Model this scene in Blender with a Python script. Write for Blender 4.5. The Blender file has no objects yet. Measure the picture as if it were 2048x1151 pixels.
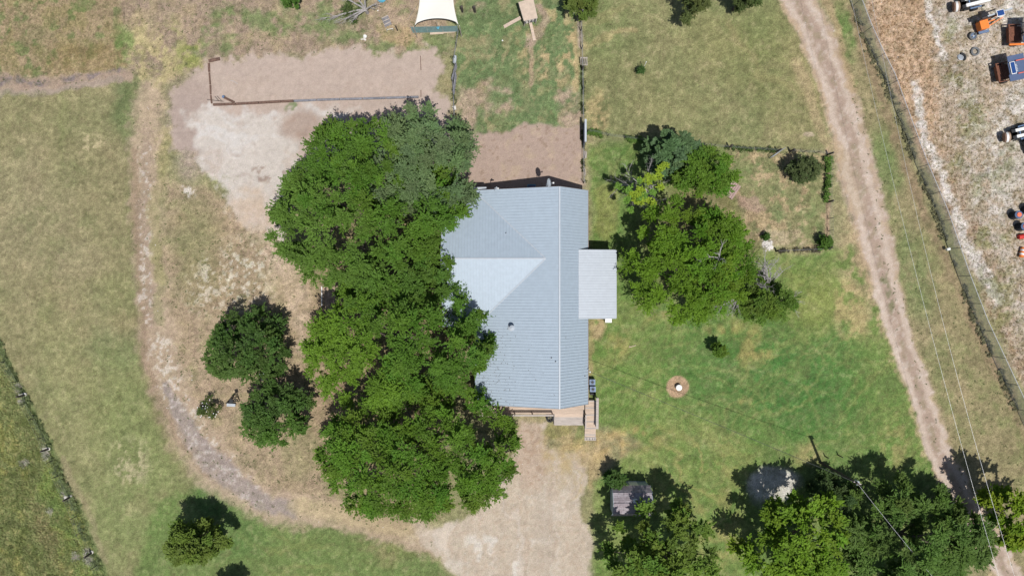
import bpy, math, random
import numpy as np
from math import sin, cos, pi, radians
sc = bpy.context.scene
# ------------------------------------------------------------------ camera, sky, sun
H = 75.0; S = 19.0                       # camera height (m), photo pixels per metre on the ground
cam = bpy.data.cameras.new('camera'); camo = bpy.data.objects.new('camera', cam)
sc.collection.objects.link(camo); camo.location = (0, 0, H); camo.rotation_euler = (0, 0, 0)
cam.sensor_width = 36; cam.lens = 36 * S * H / 2048.0; cam.clip_end = 4000; cam.clip_start = 0.5
sc.camera = camo
SUN = np.array([0.14, -0.34, 1.0]); SUN /= np.linalg.norm(SUN)
ELEV = math.asin(SUN[2]); ROT = math.atan2(SUN[0], SUN[1])
w = bpy.data.worlds.new('World'); sc.world = w; w.use_nodes = True
nt = w.node_tree; bg = nt.nodes['Background']
sky = nt.nodes.new('ShaderNodeTexSky'); sky.sky_type = 'NISHITA'; sky.sun_disc = False
sky.sun_elevation = ELEV; sky.sun_rotation = ROT; sky.air_density = 1.0; sky.dust_density = 1.5
nt.links.new(sky.outputs[0], bg.inputs[0]); bg.inputs[1].default_value = 0.075
sl = bpy.data.lights.new('sun', 'SUN'); sl.energy = 4.5; sl.angle = radians(0.5); sl.color = (1, 0.97, 0.93)
so = bpy.data.objects.new('sun', sl); sc.collection.objects.link(so)
so.rotation_euler = (math.acos(SUN[2]), 0, math.atan2(SUN[1], SUN[0]) + pi / 2)
so.location = tuple(SUN * 60)
sc.view_settings.view_transform = 'Standard'; sc.view_settings.look = 'None'
sc.view_settings.exposure = 0.0; sc.view_settings.gamma = 1; sc.view_settings.use_curve_mapping = False
sc.cycles.max_bounces = 6; sc.cycles.diffuse_bounces = 3; sc.cycles.transparent_max_bounces = 4

KAL = 0.66
def C(r, g, b, k=KAL):                    # colour seen in sunlight (0-255) -> albedo
    f = lambda c: (c / 255 / 12.92) if c / 255 <= 0.04045 else ((c / 255 + 0.055) / 1.055) ** 2.4
    return np.array([f(r) * k, f(g) * k, f(b) * k])

# ------------------------------------------------------------------ helpers
col = sc.collection
def G(px, py, z=0.0):                     # photo pixel at height z -> world point
    k = (H - z) / H / S
    return np.array([(px - 1024) * k, (575.5 - py) * k, z])

def tag(o, label=None, cat=None, group=None, kind=None):
    if label: o['label'] = label
    if cat: o['category'] = cat
    if group: o['group'] = group
    if kind: o['kind'] = kind
    return o

def thing(name, label, cat, loc, group=None):
    o = bpy.data.objects.new(name, None); col.objects.link(o)
    o.location = (float(loc[0]), float(loc[1]), float(loc[2])); o.empty_display_size = 0.3
    return tag(o, label, cat, group)

def origin(o):
    p = np.zeros(3)
    while o is not None:
        p = p + np.array(o.location); o = o.parent
    return p

class MB:
    def __init__(s): s.v = []; s.f = []; s.c = []
    def add(s, vs, fs, c=None):
        n = len(s.v); s.v.extend([tuple(float(q) for q in p) for p in vs])
        s.f.extend([tuple(i + n for i in f) for f in fs])
        if c is not None: s.c.extend([c] * len(vs))
        return s
    def box(s, c, d, rz=0.0, c_=None, R=None):
        c = np.array(c, float); hx, hy, hz = [q / 2 for q in d]
        vs = np.array([(x * hx, y * hy, z * hz) for z in (-1, 1) for y in (-1, 1) for x in (-1, 1)])
        if R is None: R = np.array([[cos(rz), -sin(rz), 0], [sin(rz), cos(rz), 0], [0, 0, 1]])
        vs = vs @ R.T + c
        return s.add(vs, [(0, 2, 3, 1), (4, 5, 7, 6), (0, 1, 5, 4), (2, 6, 7, 3), (1, 3, 7, 5), (0, 4, 6, 2)], c_)
    def bar(s, p0, p1, wd, ht):           # box from p0 to p1, width wd (sideways), height ht
        p0 = np.array(p0, float); p1 = np.array(p1, float); a = p1 - p0; L = np.linalg.norm(a)
        if L < 1e-6: return s
        a /= L; up = np.array([0, 0, 1.0]) if abs(a[2]) < .95 else np.array([0, 1.0, 0])
        b = np.cross(up, a); b /= np.linalg.norm(b); c = np.cross(a, b)
        return s.box((p0 + p1) / 2, (L, wd, ht), R=np.stack([a, b, c], 1))
    def tube(s, p0, p1, r0, r1=None, n=6, caps=True):
        r1 = r0 if r1 is None else r1
        p0 = np.array(p0, float); p1 = np.array(p1, float); a = p1 - p0; L = np.linalg.norm(a)
        if L < 1e-6: return s
        a /= L; u = np.array([0, 0, 1.0]) if abs(a[2]) < .9 else np.array([1.0, 0, 0])
        b = np.cross(u, a); b /= np.linalg.norm(b); c = np.cross(a, b)
        vs = [p + r * (cos(2 * pi * i / n) * b + sin(2 * pi * i / n) * c) for p, r in ((p0, r0), (p1, r1)) for i in range(n)]
        fs = [(i, (i + 1) % n, n + (i + 1) % n, n + i) for i in range(n)]
        if caps: fs += [tuple(range(n - 1, -1, -1)), tuple(range(n, 2 * n))]
        return s.add(vs, fs)
    def lathe(s, c, prof, n=20, axis=None):   # prof: (radius, height) list, about axis through c
        c = np.array(c, float); a = np.array([0, 0, 1.0]) if axis is None else np.array(axis, float); a /= np.linalg.norm(a)
        u = np.array([0, 0, 1.0]) if abs(a[2]) < .9 else np.array([1.0, 0, 0])
        b = np.cross(u, a); b /= np.linalg.norm(b); d = np.cross(a, b)
        vs = []; m = len(prof)
        for r, h in prof:
            for i in range(n): vs.append(c + a * h + r * (cos(2 * pi * i / n) * b + sin(2 * pi * i / n) * d))
        fs = [(j * n + i, j * n + (i + 1) % n, (j + 1) * n + (i + 1) % n, (j + 1) * n + i) for j in range(m - 1) for i in range(n)]
        if prof[0][0] > .001: fs.append(tuple(range(n - 1, -1, -1)))
        if prof[-1][0] > .001: fs.append(tuple(range((m - 1) * n, m * n)))
        return s.add(vs, fs)
    def quad(s, a, b, c, d): return s.add([a, b, c, d], [(0, 1, 2, 3)])
    def slab(s, pts, th):                 # polygon (3-D, upper face) given thickness downwards
        n = len(pts); lo = [(p[0], p[1], p[2] - th) for p in pts]
        return s.add(list(pts) + lo, [tuple(range(n)), tuple(range(2 * n - 1, n - 1, -1))] + [(i, n + i, n + (i + 1) % n, (i + 1) % n) for i in range(n)])
    def build(s, name, m, parent=None, smooth=False):
        v = np.array(s.v, float)
        if parent is not None: v = v - origin(parent)
            # parents are never rotated
        else: pass
        me = bpy.data.meshes.new(name); me.from_pydata([tuple(p) for p in v], [], s.f); me.materials.append(m)
        if s.c:
            at = me.color_attributes.new('Col', 'FLOAT_COLOR', 'POINT')
            at.data.foreach_set('color', np.array([(c[0], c[1], c[2], 1) for c in s.c], np.float32).ravel())
        if smooth: me.shade_smooth()
        me.update(); o = bpy.data.objects.new(name, me); col.objects.link(o)
        if parent is not None: o.parent = parent
        return o

def solo(mb, name, m, label, cat, base, group=None, smooth=False):   # a thing that is one mesh, origin at its base
    base = np.array(base, float); v = np.array(mb.v) - base; mb.v = [tuple(p) for p in v]
    o = mb.build(name, m, None, smooth); o.location = tuple(base)
    return tag(o, label, cat, group)

def part_at(name, me, parent, loc, rz=0.0):
    o = bpy.data.objects.new(name, me); col.objects.link(o); o.parent = parent
    p = np.array(loc, float) - origin(parent); o.location = tuple(p); o.rotation_euler = (0, 0, rz)
    return o

def fastmesh(name, V, F, m, colr=None, parent=None, loc=None):  # F: (n,k) int array
    me = bpy.data.meshes.new(name); V = np.asarray(V, np.float32); F = np.asarray(F, np.int32)
    if parent is not None: V = V - origin(parent).astype(np.float32)
    k = F.shape[1]
    me.vertices.add(len(V)); me.vertices.foreach_set('co', V.ravel())
    me.loops.add(F.size); me.loops.foreach_set('vertex_index', F.ravel())
    me.polygons.add(len(F)); me.polygons.foreach_set('loop_start', np.arange(0, F.size, k, dtype=np.int32))
    me.polygons.foreach_set('loop_total', np.full(len(F), k, np.int32))
    me.update(calc_edges=True)
    if colr is not None:
        at = me.color_attributes.new('Col', 'FLOAT_COLOR', 'POINT')
        c4 = np.ones((len(V), 4), np.float32); c4[:, :colr.shape[1]] = colr
        at.data.foreach_set('color', c4.ravel())
    me.materials.append(m); o = bpy.data.objects.new(name, me); col.objects.link(o)
    if parent is not None: o.parent = parent
    return o

# ------------------------------------------------------------------ materials
def newmat(name):
    m = bpy.data.materials.new(name); m.use_nodes = True
    return m, m.node_tree, m.node_tree.nodes['Principled BSDF']
def N(nt_, t, **kw):
    n = nt_.nodes.new(t)
    for k, v in kw.items(): setattr(n, k, v)
    return n
def mat(name, c, rough=.7, metal=0.0, var=.25, scale=3.0, bump=.2, spec=.4, c2=None, stretch=(1, 1, 1)):
    m, t, b = newmat(name); L = t.links
    tc = N(t, 'ShaderNodeTexCoord'); mp = N(t, 'ShaderNodeMapping'); mp.inputs['Scale'].default_value = stretch
    L.new(tc.outputs['Object'], mp.inputs[0])
    n1 = N(t, 'ShaderNodeTexNoise'); n1.inputs['Scale'].default_value = scale; n1.inputs['Detail'].default_value = 6
    n1.inputs['Roughness'].default_value = .65; L.new(mp.outputs[0], n1.inputs['Vector'])
    r = N(t, 'ShaderNodeValToRGB'); L.new(n1.outputs[0], r.inputs[0])
    a = np.array(c) * (1 - var); bb = np.array(c2 if c2 is not None else np.array(c) * (1 + var))
    r.color_ramp.elements[0].position = .35; r.color_ramp.elements[1].position = .65
    r.color_ramp.elements[0].color = (*a, 1); r.color_ramp.elements[1].color = (*np.minimum(bb, .9), 1)
    L.new(r.outputs[0], b.inputs['Base Color'])
    b.inputs['Roughness'].default_value = rough; b.inputs['Metallic'].default_value = metal
    b.inputs['Specular IOR Level'].default_value = spec
    if bump:
        bp = N(t, 'ShaderNodeBump'); bp.inputs['Strength'].default_value = bump; bp.inputs['Distance'].default_value = .02
        L.new(n1.outputs[0], bp.inputs['Height']); L.new(bp.outputs[0], b.inputs['Normal'])
    return m

def ground_mat():
    m, t, b = newmat('earth_and_grass'); L = t.links
    at = N(t, 'ShaderNodeVertexColor'); at.layer_name = 'Col'
    tc = N(t, 'ShaderNodeTexCoord')
    def noise(sc_, det, ro=.6):
        n = N(t, 'ShaderNodeTexNoise'); n.inputs['Scale'].default_value = sc_; n.inputs['Detail'].default_value = det
        n.inputs['Roughness'].default_value = ro; L.new(tc.outputs['Object'], n.inputs['Vector']); return n
    n1 = noise(8.0, 4, .75); n2 = noise(0.9, 4); n3 = noise(15.0, 2, .5)
    def mr(n, a, b_, lo=.3, hi=.7):
        q = N(t, 'ShaderNodeMapRange'); q.inputs['From Min'].default_value = lo; q.inputs['From Max'].default_value = hi
        q.inputs['To Min'].default_value = a; q.inputs['To Max'].default_value = b_; L.new(n.outputs[0], q.inputs[0]); return q
    a1 = mr(n1, .60, 1.40); a2 = mr(n2, .92, 1.08)
    mu = N(t, 'ShaderNodeMath', operation='MULTIPLY'); L.new(a1.outputs[0], mu.inputs[0]); L.new(a2.outputs[0], mu.inputs[1])
    m1 = N(t, 'ShaderNodeMath', operation='SUBTRACT'); L.new(mu.outputs[0], m1.inputs[0]); m1.inputs[1].default_value = 1.0
    m2 = N(t, 'ShaderNodeMath', operation='MULTIPLY_ADD'); L.new(m1.outputs[0], m2.inputs[0]); L.new(at.outputs['Alpha'], m2.inputs[1]); m2.inputs[2].default_value = 1.0
    vm = N(t, 'ShaderNodeVectorMath', operation='SCALE'); L.new(at.outputs[0], vm.inputs[0]); L.new(m2.outputs[0], vm.inputs['Scale'])
    # fine hue shift: straw / green blades
    mx = N(t, 'ShaderNodeMix', data_type='RGBA', blend_type='MULTIPLY'); mx.inputs['Factor'].default_value = 1
    rr = N(t, 'ShaderNodeValToRGB'); L.new(n3.outputs[0], rr.inputs[0])
    rr.color_ramp.elements[0].position = .38; rr.color_ramp.elements[1].position = .62
    rr.color_ramp.elements[0].color = (.94, 1.01, .90, 1); rr.color_ramp.elements[1].color = (1.07, 1.0, 1.08, 1)
    L.new(vm.outputs[0], mx.inputs[6]); L.new(rr.outputs[0], mx.inputs[7]); L.new(at.outputs['Alpha'], mx.inputs['Factor'])
    L.new(mx.outputs[2], b.inputs['Base Color']); b.inputs['Roughness'].default_value = .95
    b.inputs['Specular IOR Level'].default_value = .1
    bp = N(t, 'ShaderNodeBump'); bp.inputs['Strength'].default_value = .5; bp.inputs['Distance'].default_value = .05
    L.new(n1.outputs[0], bp.inputs['Height']); L.new(bp.outputs[0], b.inputs['Normal'])
    return m

def leaf_mat(name, trans=.20):
    m, t, b = newmat(name); L = t.links
    at = N(t, 'ShaderNodeVertexColor'); at.layer_name = 'Col'
    L.new(at.outputs[0], b.inputs['Base Color']); b.inputs['Roughness'].default_value = .62
    b.inputs['Specular IOR Level'].default_value = .16
    tr = N(t, 'ShaderNodeBsdfTranslucent'); g = N(t, 'ShaderNodeVectorMath', operation='MULTIPLY'); g.inputs[1].default_value = (1.1, 1.3, .5)
    L.new(at.outputs[0], g.inputs[0]); L.new(g.outputs[0], tr.inputs[0])
    mx = N(t, 'ShaderNodeMixShader'); mx.inputs[0].default_value = trans
    out = t.nodes['Material Output']; L.new(b.outputs[0], mx.inputs[1]); L.new(tr.outputs[0], mx.inputs[2]); L.new(mx.outputs[0], out.inputs[0])
    return m
M = {}
M['ground'] = ground_mat(); M['leaf'] = leaf_mat('foliage'); M['straw'] = leaf_mat('dry_grass', .15)
M['bark'] = mat('bark', (.11, .09, .07), .9, scale=6, var=.4)
M['dead'] = mat('dead_wood', (.34, .32, .31), .9, scale=5, var=.3)
M['steel_roof'] = mat('roof_sheet', C(184, 199, 212, .70), .46, .0, var=.045, scale=2.2, bump=.02, spec=.42)
M['patio_roof'] = mat('patio_sheet', C(200, 208, 216, .68), .46, .0, var=.045, scale=2.2, bump=.02, spec=.42)
M['flash'] = mat('flashing', C(200, 208, 216, .66), .5, .0, var=.05, bump=.02)
M['wall'] = mat('house_wall', (.30, .22, .17), .9)
M['fascia'] = mat('fascia', (.22, .17, .14), .8)
M['deck'] = mat('deck_board', C(214, 192, 172, .75), .8, scale=4, var=.14, stretch=(.3, 3, 1))
M['greywood'] = mat('weathered_wood', C(190, 180, 172, .75), .85, scale=4, var=.2, stretch=(.3, 3, 1))
M['brownwood'] = mat('brown_timber', C(112, 88, 76, .8), .85, scale=5, var=.35)
M['greytimber'] = mat('grey_timber', C(130, 130, 136, .8), .85, scale=3, var=.3)
M['white'] = mat('white_paint', (.74, .74, .72), .5, var=.06)
M['sail'] = mat('sail_cloth', (.68, .66, .60), .8, var=.02, scale=.6, bump=.02)
M['black'] = mat('black_rubber', (.02, .02, .022), .7, var=.2)
M['dark'] = mat('dark_metal', (.04, .045, .05), .6, var=.2)
M['steel'] = mat('galvanised', (.40, .43, .46), .4, .3, var=.12)
M['rust'] = mat('rusty_steel', (.15, .06, .035), .85, var=.4, scale=6)
M['orange'] = mat('orange_paint', (.75, .20, .035), .5, var=.08)
M['red'] = mat('red_paint', (.50, .03, .025), .5, var=.12)
M['navy'] = mat('slate_panel', C(88, 104, 136, .8), .45, var=.08)
M['solar'] = mat('solar_cell', C(45, 80, 140, .8), .25, var=.15, scale=8)
M['tyre'] = mat('tyre_rubber', C(120, 122, 124, .7), .85, var=.15)
M['aqua'] = mat('aqua_plastic', C(90, 165, 190, .8), .5, var=.1)
M['shingle'] = mat('roof_shingle', C(164, 156, 160, .8), .9, var=.25, scale=5)
M['shingle2'] = mat('roof_shingle_dark', C(150, 140, 144, .8), .9, var=.25, scale=5)
M['shedwall'] = mat('shed_wall', (.30, .37, .40), .8, var=.08)
M['wire'] = mat('old_wire', (.30, .30, .31), .5, .3, var=.1)
M['bluewire'] = mat('bright_wire', (.46, .47, .49), .4, .2, var=.05)
M['stone'] = mat('pale_stone', (.55, .52, .48), .9, var=.2)
M['post'] = mat('fence_post_wood', (.06, .05, .045), .9, var=.4)
M['tpost'] = mat('steel_post', (.05, .055, .05), .7, var=.3)
M['plywood'] = mat('plywood', C(212, 192, 172, .75), .8, scale=2.5, var=.1)
M['condenser'] = mat('condenser', C(112, 136, 170, .7), .45, var=.15)

# ------------------------------------------------------------------ noise
def vnoise(x, y, seed):
    r = np.random.RandomState(seed); n = 256; g = r.rand(n, n)
    xi = np.floor(x).astype(int); yi = np.floor(y).astype(int); fx = x - xi; fy = y - yi
    fx = fx * fx * (3 - 2 * fx); fy = fy * fy * (3 - 2 * fy)
    a = g[xi % n, yi % n]; b = g[(xi + 1) % n, yi % n]; c = g[xi % n, (yi + 1) % n]; d = g[(xi + 1) % n, (yi + 1) % n]
    return (a * (1 - fx) + b * fx) * (1 - fy) + (c * (1 - fx) + d * fx) * fy
def fbm(x, y, sc_, seed, o=4, gain=.55):   # sc_ = feature size in photo pixels; result about -1..1
    t = 0; a = 1; s = 0
    for k in range(o):
        t = t + a * (vnoise(x / sc_ * 2 ** k + 17.3 * k, y / sc_ * 2 ** k + 9.1 * k, seed + k) * 2 - 1); s += a; a *= gain
    return t / s * 1.6
def sstep(a, b, x):
    t = np.clip((x - a) / (b - a), 0, 1); return t * t * (3 - 2 * t)

# ------------------------------------------------------------------ the ground: one sheet, coloured patch by patch
ST = 0.14
gx = np.arange(-59.0, 59.0 + ST / 2, ST); gy = np.arange(-34.5, 34.5 + ST / 2, ST)
nx, ny = len(gx), len(gy)
X, Y = np.meshgrid(gx, gy); X = X.ravel(); Y = Y.ravel()
U = X * S + 1024; V = 575.5 - Y * S
W1 = fbm(U, V, 60, 11); W2 = fbm(U, V, 60, 31); w1 = fbm(U, V, 14, 51, 3); w2 = fbm(U, V, 14, 71, 3)
M0 = fbm(U, V, 50, 1301, 4, .6); FINE = fbm(U, V, 7, 91, 3); MED = fbm(U, V, 24, 101, 4); BIG = fbm(U, V, 130, 121, 4)
def wp(a, b): return U + W1 * a + w1 * b, V + W2 * a + w2 * b
COL = np.empty((len(U), 3)); COL[:] = C(154, 150, 112)
def paint(mask, c):
    global COL
    COL = COL * (1 - mask[:, None]) + np.asarray(c)[None, :] * mask[:, None]
def ell(cx, cy, rx, ry, ang=0, soft=.25, wa=8, wb=4):
    u, v = wp(wa, wb); a = radians(ang); dx = u - cx; dy = v - cy
    p = (dx * cos(a) + dy * sin(a)) / rx; q = (-dx * sin(a) + dy * cos(a)) / ry
    return 1 - sstep(1 - soft, 1 + soft, np.sqrt(p * p + q * q))
def line(pts, wd, soft=.3, wa=6, wb=4):
    u, v = wp(wa, wb); best = np.full(len(U), 1e9)
    for i in range(len(pts) - 1):
        x0, y0 = pts[i][:2]; x1, y1 = pts[i + 1][:2]
        w0 = pts[i][2] if len(pts[i]) > 2 else wd; w1_ = pts[i + 1][2] if len(pts[i + 1]) > 2 else wd
        dx, dy = x1 - x0, y1 - y0; t = np.clip(((u - x0) * dx + (v - y0) * dy) / (dx * dx + dy * dy), 0, 1)
        d = np.hypot(u - x0 - t * dx, v - y0 - t * dy) / ((w0 + (w1_ - w0) * t) / 2)
        best = np.minimum(best, d)
    return 1 - sstep(1 - soft, 1 + soft, best)
def poly(pts, soft=6, wa=8, wb=5):
    u, v = wp(wa, wb); ins = np.zeros(len(U), bool); d = np.full(len(U), 1e9); n = len(pts)
    for i in range(n):
        x0, y0 = pts[i]; x1, y1 = pts[(i + 1) % n]
        if y0 != y1:
            cnd = ((y0 > v) != (y1 > v)) & (u < (x1 - x0) * (v - y0) / (y1 - y0) + x0); ins ^= cnd
        dx, dy = x1 - x0, y1 - y0; t = np.clip(((u - x0) * dx + (v - y0) * dy) / (dx * dx + dy * dy + 1e-9), 0, 1)
        d = np.minimum(d, np.hypot(u - x0 - t * dx, v - y0 - t * dy))
    d = np.where(ins, d, -d); return sstep(-soft, soft, d)
def spk(mask, n_, lo, hi): return mask * sstep(lo, hi, n_)
def streak(ang, L, Wd, seed, o=3):
    a = radians(ang); u_, v_ = wp(26, 3); p = u_ * cos(a) + v_ * sin(a); q = -u_ * sin(a) + v_ * cos(a)
    return fbm(p * Wd / L, q, Wd, seed, o)

olive = C(150, 146, 110); green = C(112, 136, 82); lush = C(86, 122, 64); dgreen = C(82, 114, 70); straw = C(196, 176, 130)
tan = C(188, 166, 132); soil = C(200, 181, 168); pink = C(178, 156, 142); cal = C(222, 214, 206); brown = C(142, 122, 104)
grey = C(158, 148, 144); ygreen = C(160, 160, 92); orng = C(208, 176, 140)
# broad tone
paint(sstep(-.2, .9, BIG) * .35, C(142, 146, 98)); paint(sstep(.1, .9, -BIG) * .35, C(166, 152, 118))
# west field
fld = poly([(-120, 190), (260, 170), (275, 420), (290, 640), (300, 800), (360, 930), (480, 1040), (700, 1080), (900, 1200), (-120, 1200)], 12)
paint(fld * .8, C(154, 146, 110)); paint(fld * sstep(560, 900, V + W1 * 60) * .6, C(136, 142, 94))
paint(fld * spk(ell(120, 300, 190, 150, 0, .6), streak(90, 300, 30, 5), -.2, .8) * .4, C(140, 144, 96))
paint(ell(40, 420, 110, 120, 0, .6) * .45, C(162, 152, 122)); paint(ell(150, 520, 60, 40) * .3, C(170, 158, 128))
paint(ell(255, 215, 28, 60, 0, .5) * .6, dgreen); paint(ell(230, 700, 60, 50, 0, .5) * .45, C(118, 138, 90))
paint(ell(240, 590, 55, 40, 0, .6) * .35, C(134, 146, 92)); paint(ell(190, 240, 80, 40, 0, .6) * .35, C(128, 136, 92))
paint(fld * sstep(.2, 1, streak(62, 900, 12, 15)) * .35, C(170, 164, 126))
paint(fld * sstep(.3, 1, streak(92, 900, 16, 16)) * .35, C(140, 138, 96))
paint(ell(165, 800, 60, 170, -25, .6) * .35, C(160, 160, 112)); paint(ell(280, 850, 80, 130, -20, .6) * .5, C(134, 150, 92))
paint(ell(260, 1030, 90, 90, 0, .6) * .5, C(132, 150, 92)); paint(ell(300, 700, 22, 110, -6, .6, 12) * .7, C(134, 116, 92))
paint(ell(330, 850, 20, 60, -25, .6) * .6, C(136, 120, 92)); paint(ell(270, 640, 40, 30, 0, .7) * .4, C(140, 124, 96))
paint(spk(ell(262, 920, 36, 42, 0, .4), MED + FINE * .8, -.1, .5) * .7, C(196, 184, 150))
paint(spk(ell(190, 283, 22, 14, 0, .4), FINE, 0, .4) * .7, C(200, 186, 148))
# south west grass
paint(poly([(300, 1000), (400, 975), (470, 1000), (520, 1040), (700, 1060), (860, 1110), (960, 1200), (260, 1200)], 10) * .8, C(110, 136, 76))
paint(spk(ell(640, 1110, 300, 60, 0, .4), streak(10, 200, 20, 8), .0, .7) * .5, C(140, 146, 90))
paint(ell(425, 1000, 45, 28, 30, .4) * .6, C(86, 124, 66)); paint(ell(480, 1075, 50, 40, 0, .6) * .4, C(84, 126, 68))
# north west rough field
nwf = poly([(-120, -120), (245, -120), (250, 60), (245, 140), (-120, 190)], 10)
paint(nwf, C(174, 154, 124)); paint(nwf * sstep(-.1, .5, MED) * .5, C(152, 142, 96)); paint(nwf * sstep(.25, .7, -MED + FINE * .3) * .55, C(190, 166, 138))
paint(nwf * sstep(.35, .6, fbm(U, V, 18, 205, 3)) * .65, C(106, 132, 76)); paint(nwf * sstep(.2, .7, FINE) * .40, C(132, 120, 88))
paint(nwf * ell(180, 115, 90, 30, 0, .5) * .6, C(150, 130, 90)); 
# north yard: soil with green
nyd = poly([(230, -120), (930, -120), (912, 60), (905, 105), (850, 108), (700, 104), (560, 110), (430, 120), (340, 160), (250, 140)], 10)
paint(nyd, C(176, 155, 136)); paint(nyd * sstep(.0, .8, MED) * .4, C(170, 156, 116))
paint(nyd * sstep(.3, .8, FINE) * .4, C(142, 128, 100))
for e in [(400, 95, 45, 22, 0), (455, 25, 40, 20, 10), (520, 45, 60, 18, 15), (600, 45, 60, 20, 5), (655, 60, 20, 36, 0), (470, 92, 30, 14, 0), (420, 60, 26, 14, 0),
          (700, 70, 28, 16, 0), (790, 95, 90, 13, 0), (745, 60, 30, 20, 0), (705, 25, 40, 22, 0), (800, 15, 22, 14, 0), (880, 85, 40, 22, 0), (665, 15, 30, 22, 0), (580, 5, 22, 16, 0), (940, 60, 30, 60, 0)]:
    paint(spk(ell(*e[:4], e[4], .5, 10, 8), MED * .6 + w1 * .6, -.5, .25) * .75, C(114, 138, 84))
paint(ell(835, 110, 50, 9) * .4, green)
for e in [(265, 80, 26, 48), (300, 130, 40, 60), (345, 100, 34, 50), (320, 190, 40, 46), (300, 250, 30, 50), (330, 260, 22, 60)]:
    paint(spk(ell(*e, 0, .5, 10, 8), MED + FINE * .4, -.7, .4) * .8, C(192, 178, 132))
paint(spk(ell(245, 95, 20, 40, 0, .4), MED, -.4, .3) * .75, C(112, 140, 78)); paint(spk(ell(380, 110, 26, 34, 20, .4), MED, -.4, .3) * .8, C(150, 156, 88))
paint(spk(ell(345, 70, 20, 40, 0, .5), MED, -.3, .4) * .6, C(150, 158, 96)); paint(ell(620, 92, 34, 14) * .5, C(150, 132, 116))
paint(ell(255, 30, 16, 40) * .5, C(146, 126, 112)); paint(ell(790, 70, 40, 20, 20) * .5, C(200, 172, 128)); paint(ell(770, 30, 40, 30) * .4, C(196, 172, 146))
# west strip beside the track, lawn by the trees
wst = poly([(330, 360), (420, 380), (500, 430), (560, 500), (660, 600), (700, 800), (640, 960), (700, 1040), (580, 1030), (420, 940), (350, 780), (320, 600)], 10)
paint(wst, C(178, 158, 132)); paint(wst * sstep(.1, .7, M0) * .4, C(188, 164, 142)); paint(wst * sstep(0, .8, MED) * .4, C(150, 144, 104))
paint(ell(390, 470, 50, 80, 0, .5) * .6, C(132, 136, 92)); paint(ell(400, 560, 40, 50) * .4, C(146, 142, 100))
paint(spk(ell(470, 555, 85, 60, -30, .5), FINE * 1.1 + MED * .3, .05, .5) * .8, C(222, 214, 200))
paint(spk(ell(375, 385, 18, 14), FINE, -.2, .3) * .8, cal); paint(ell(600, 600, 30, 70, 0, .5) * .6, C(208, 186, 156))
paint(ell(560, 560, 46, 24) * .4, C(200, 184, 150)); paint(ell(560, 640, 20, 40) * .3, C(140, 140, 96)); paint(ell(600, 900, 40, 60) * .35, C(150, 150, 104))
paint(ell(520, 440, 40, 60, -35, .5) * .5, C(198, 172, 148)); paint(spk(ell(560, 400, 50, 90, 0, .4), MED, -.2, .5) * .4, C(160, 136, 116))
# middle yard behind the house
mid = poly([(915, -120), (1166, -120), (1166, 250), (1060, 262), (1000, 262), (930, 290), (912, 200)], 4, 2, 3)
paint(mid, C(116, 136, 92)); paint(mid * sstep(.0, .8, fbm(U, V, 40, 305, 4)) * .55, C(140, 146, 104))
paint(mid * sstep(.15, .6, streak(90, 120, 16, 306) * .8 + w1 * .4) * .5, C(182, 164, 128))
paint(spk(ell(1100, 90, 70, 80, 0, .6), w1 + MED * .4, .0, .5) * .75, C(206, 180, 138))
paint(line([(1055, 90), (1062, 120), (1062, 170)], 9) * .7, C(190, 164, 140)); paint(line([(1050, 88), (1072, 70), (1090, 40), (1080, 10)], 16, .4) * .85, C(182, 158, 142))
paint(line([(1160, 20), (1160, 60), (1163, 95)], 9, .4, 2, 3) * .9, C(190, 172, 160)); paint(line([(1147, 70), (1150, 130), (1147, 180)], 10, .5) * .7, C(208, 184, 140))
for e in [(950, 205, 34, 34), (1000, 180, 20, 10), (930, 250, 24, 40), (1135, 200, 20, 20), (1150, 240, 22, 20), (1010, 215, 14, 12), (975, 168, 12, 9), (960, 25, 26, 12)]:
    paint(spk(ell(*e, 0, .5, 8, 7), MED, -.8, .1) * .85, C(188, 164, 146))
# dirt behind the house
yard = poly([(916, 262), (960, 262), (1000, 268), (1040, 252), (1075, 244), (1120, 252), (1166, 258), (1166, 400), (900, 400), (905, 300)], 5, 5, 5)
paint(yard, C(188, 166, 152)); paint(yard * sstep(.2, .8, MED) * .3, C(204, 184, 150)); paint(spk(ell(940, 262, 20, 12), FINE, -.2, .4) * .7, green)
paint(yard * sstep(.45, .8, FINE) * .5, C(142, 120, 100))
# bare pad with timbers, pale caliche apron
pad = poly([(418, 118), (500, 108), (600, 112), (690, 98), (720, 88), (760, 108), (840, 104), (872, 96), (880, 130), (870, 170), (905, 205), (905, 330), (540, 330), (345, 300), (350, 190), (372, 150)], 7, 10, 11)
paint(pad, soil); paint(pad * sstep(-.2, .8, streak(3, 220, 26, 401)) * .35, C(204, 186, 170)); paint(pad * sstep(.3, .8, MED) * .2, C(180, 158, 142))
paint(ell(380, 210, 45, 55, 0, .6) * .5, C(184, 164, 150))
paint(ell(385, 260, 42, 90, 0, .5) * .8, C(184, 166, 156))
apr = poly([(378, 236), (430, 216), (520, 215), (600, 226), (640, 216), (700, 215), (600, 260), (600, 330), (575, 380), (568, 480), (545, 470), (505, 430), (474, 404), (440, 372), (412, 330), (392, 290)], 14, 18, 14)
paint(apr, C(216, 206, 196)); paint(spk(apr, streak(8, 160, 22, 402) + MED * .5, .0, .7) * .6, C(228, 224, 220)); paint(spk(apr, MED, .25, .8) * .45, C(192, 172, 156))
paint(ell(600, 250, 45, 26, -15, .4) * .7, C(172, 146, 130)); paint(spk(ell(540, 345, 40, 14, 0), FINE + MED, -.1, .6) * .7, C(152, 130, 116))
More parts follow.
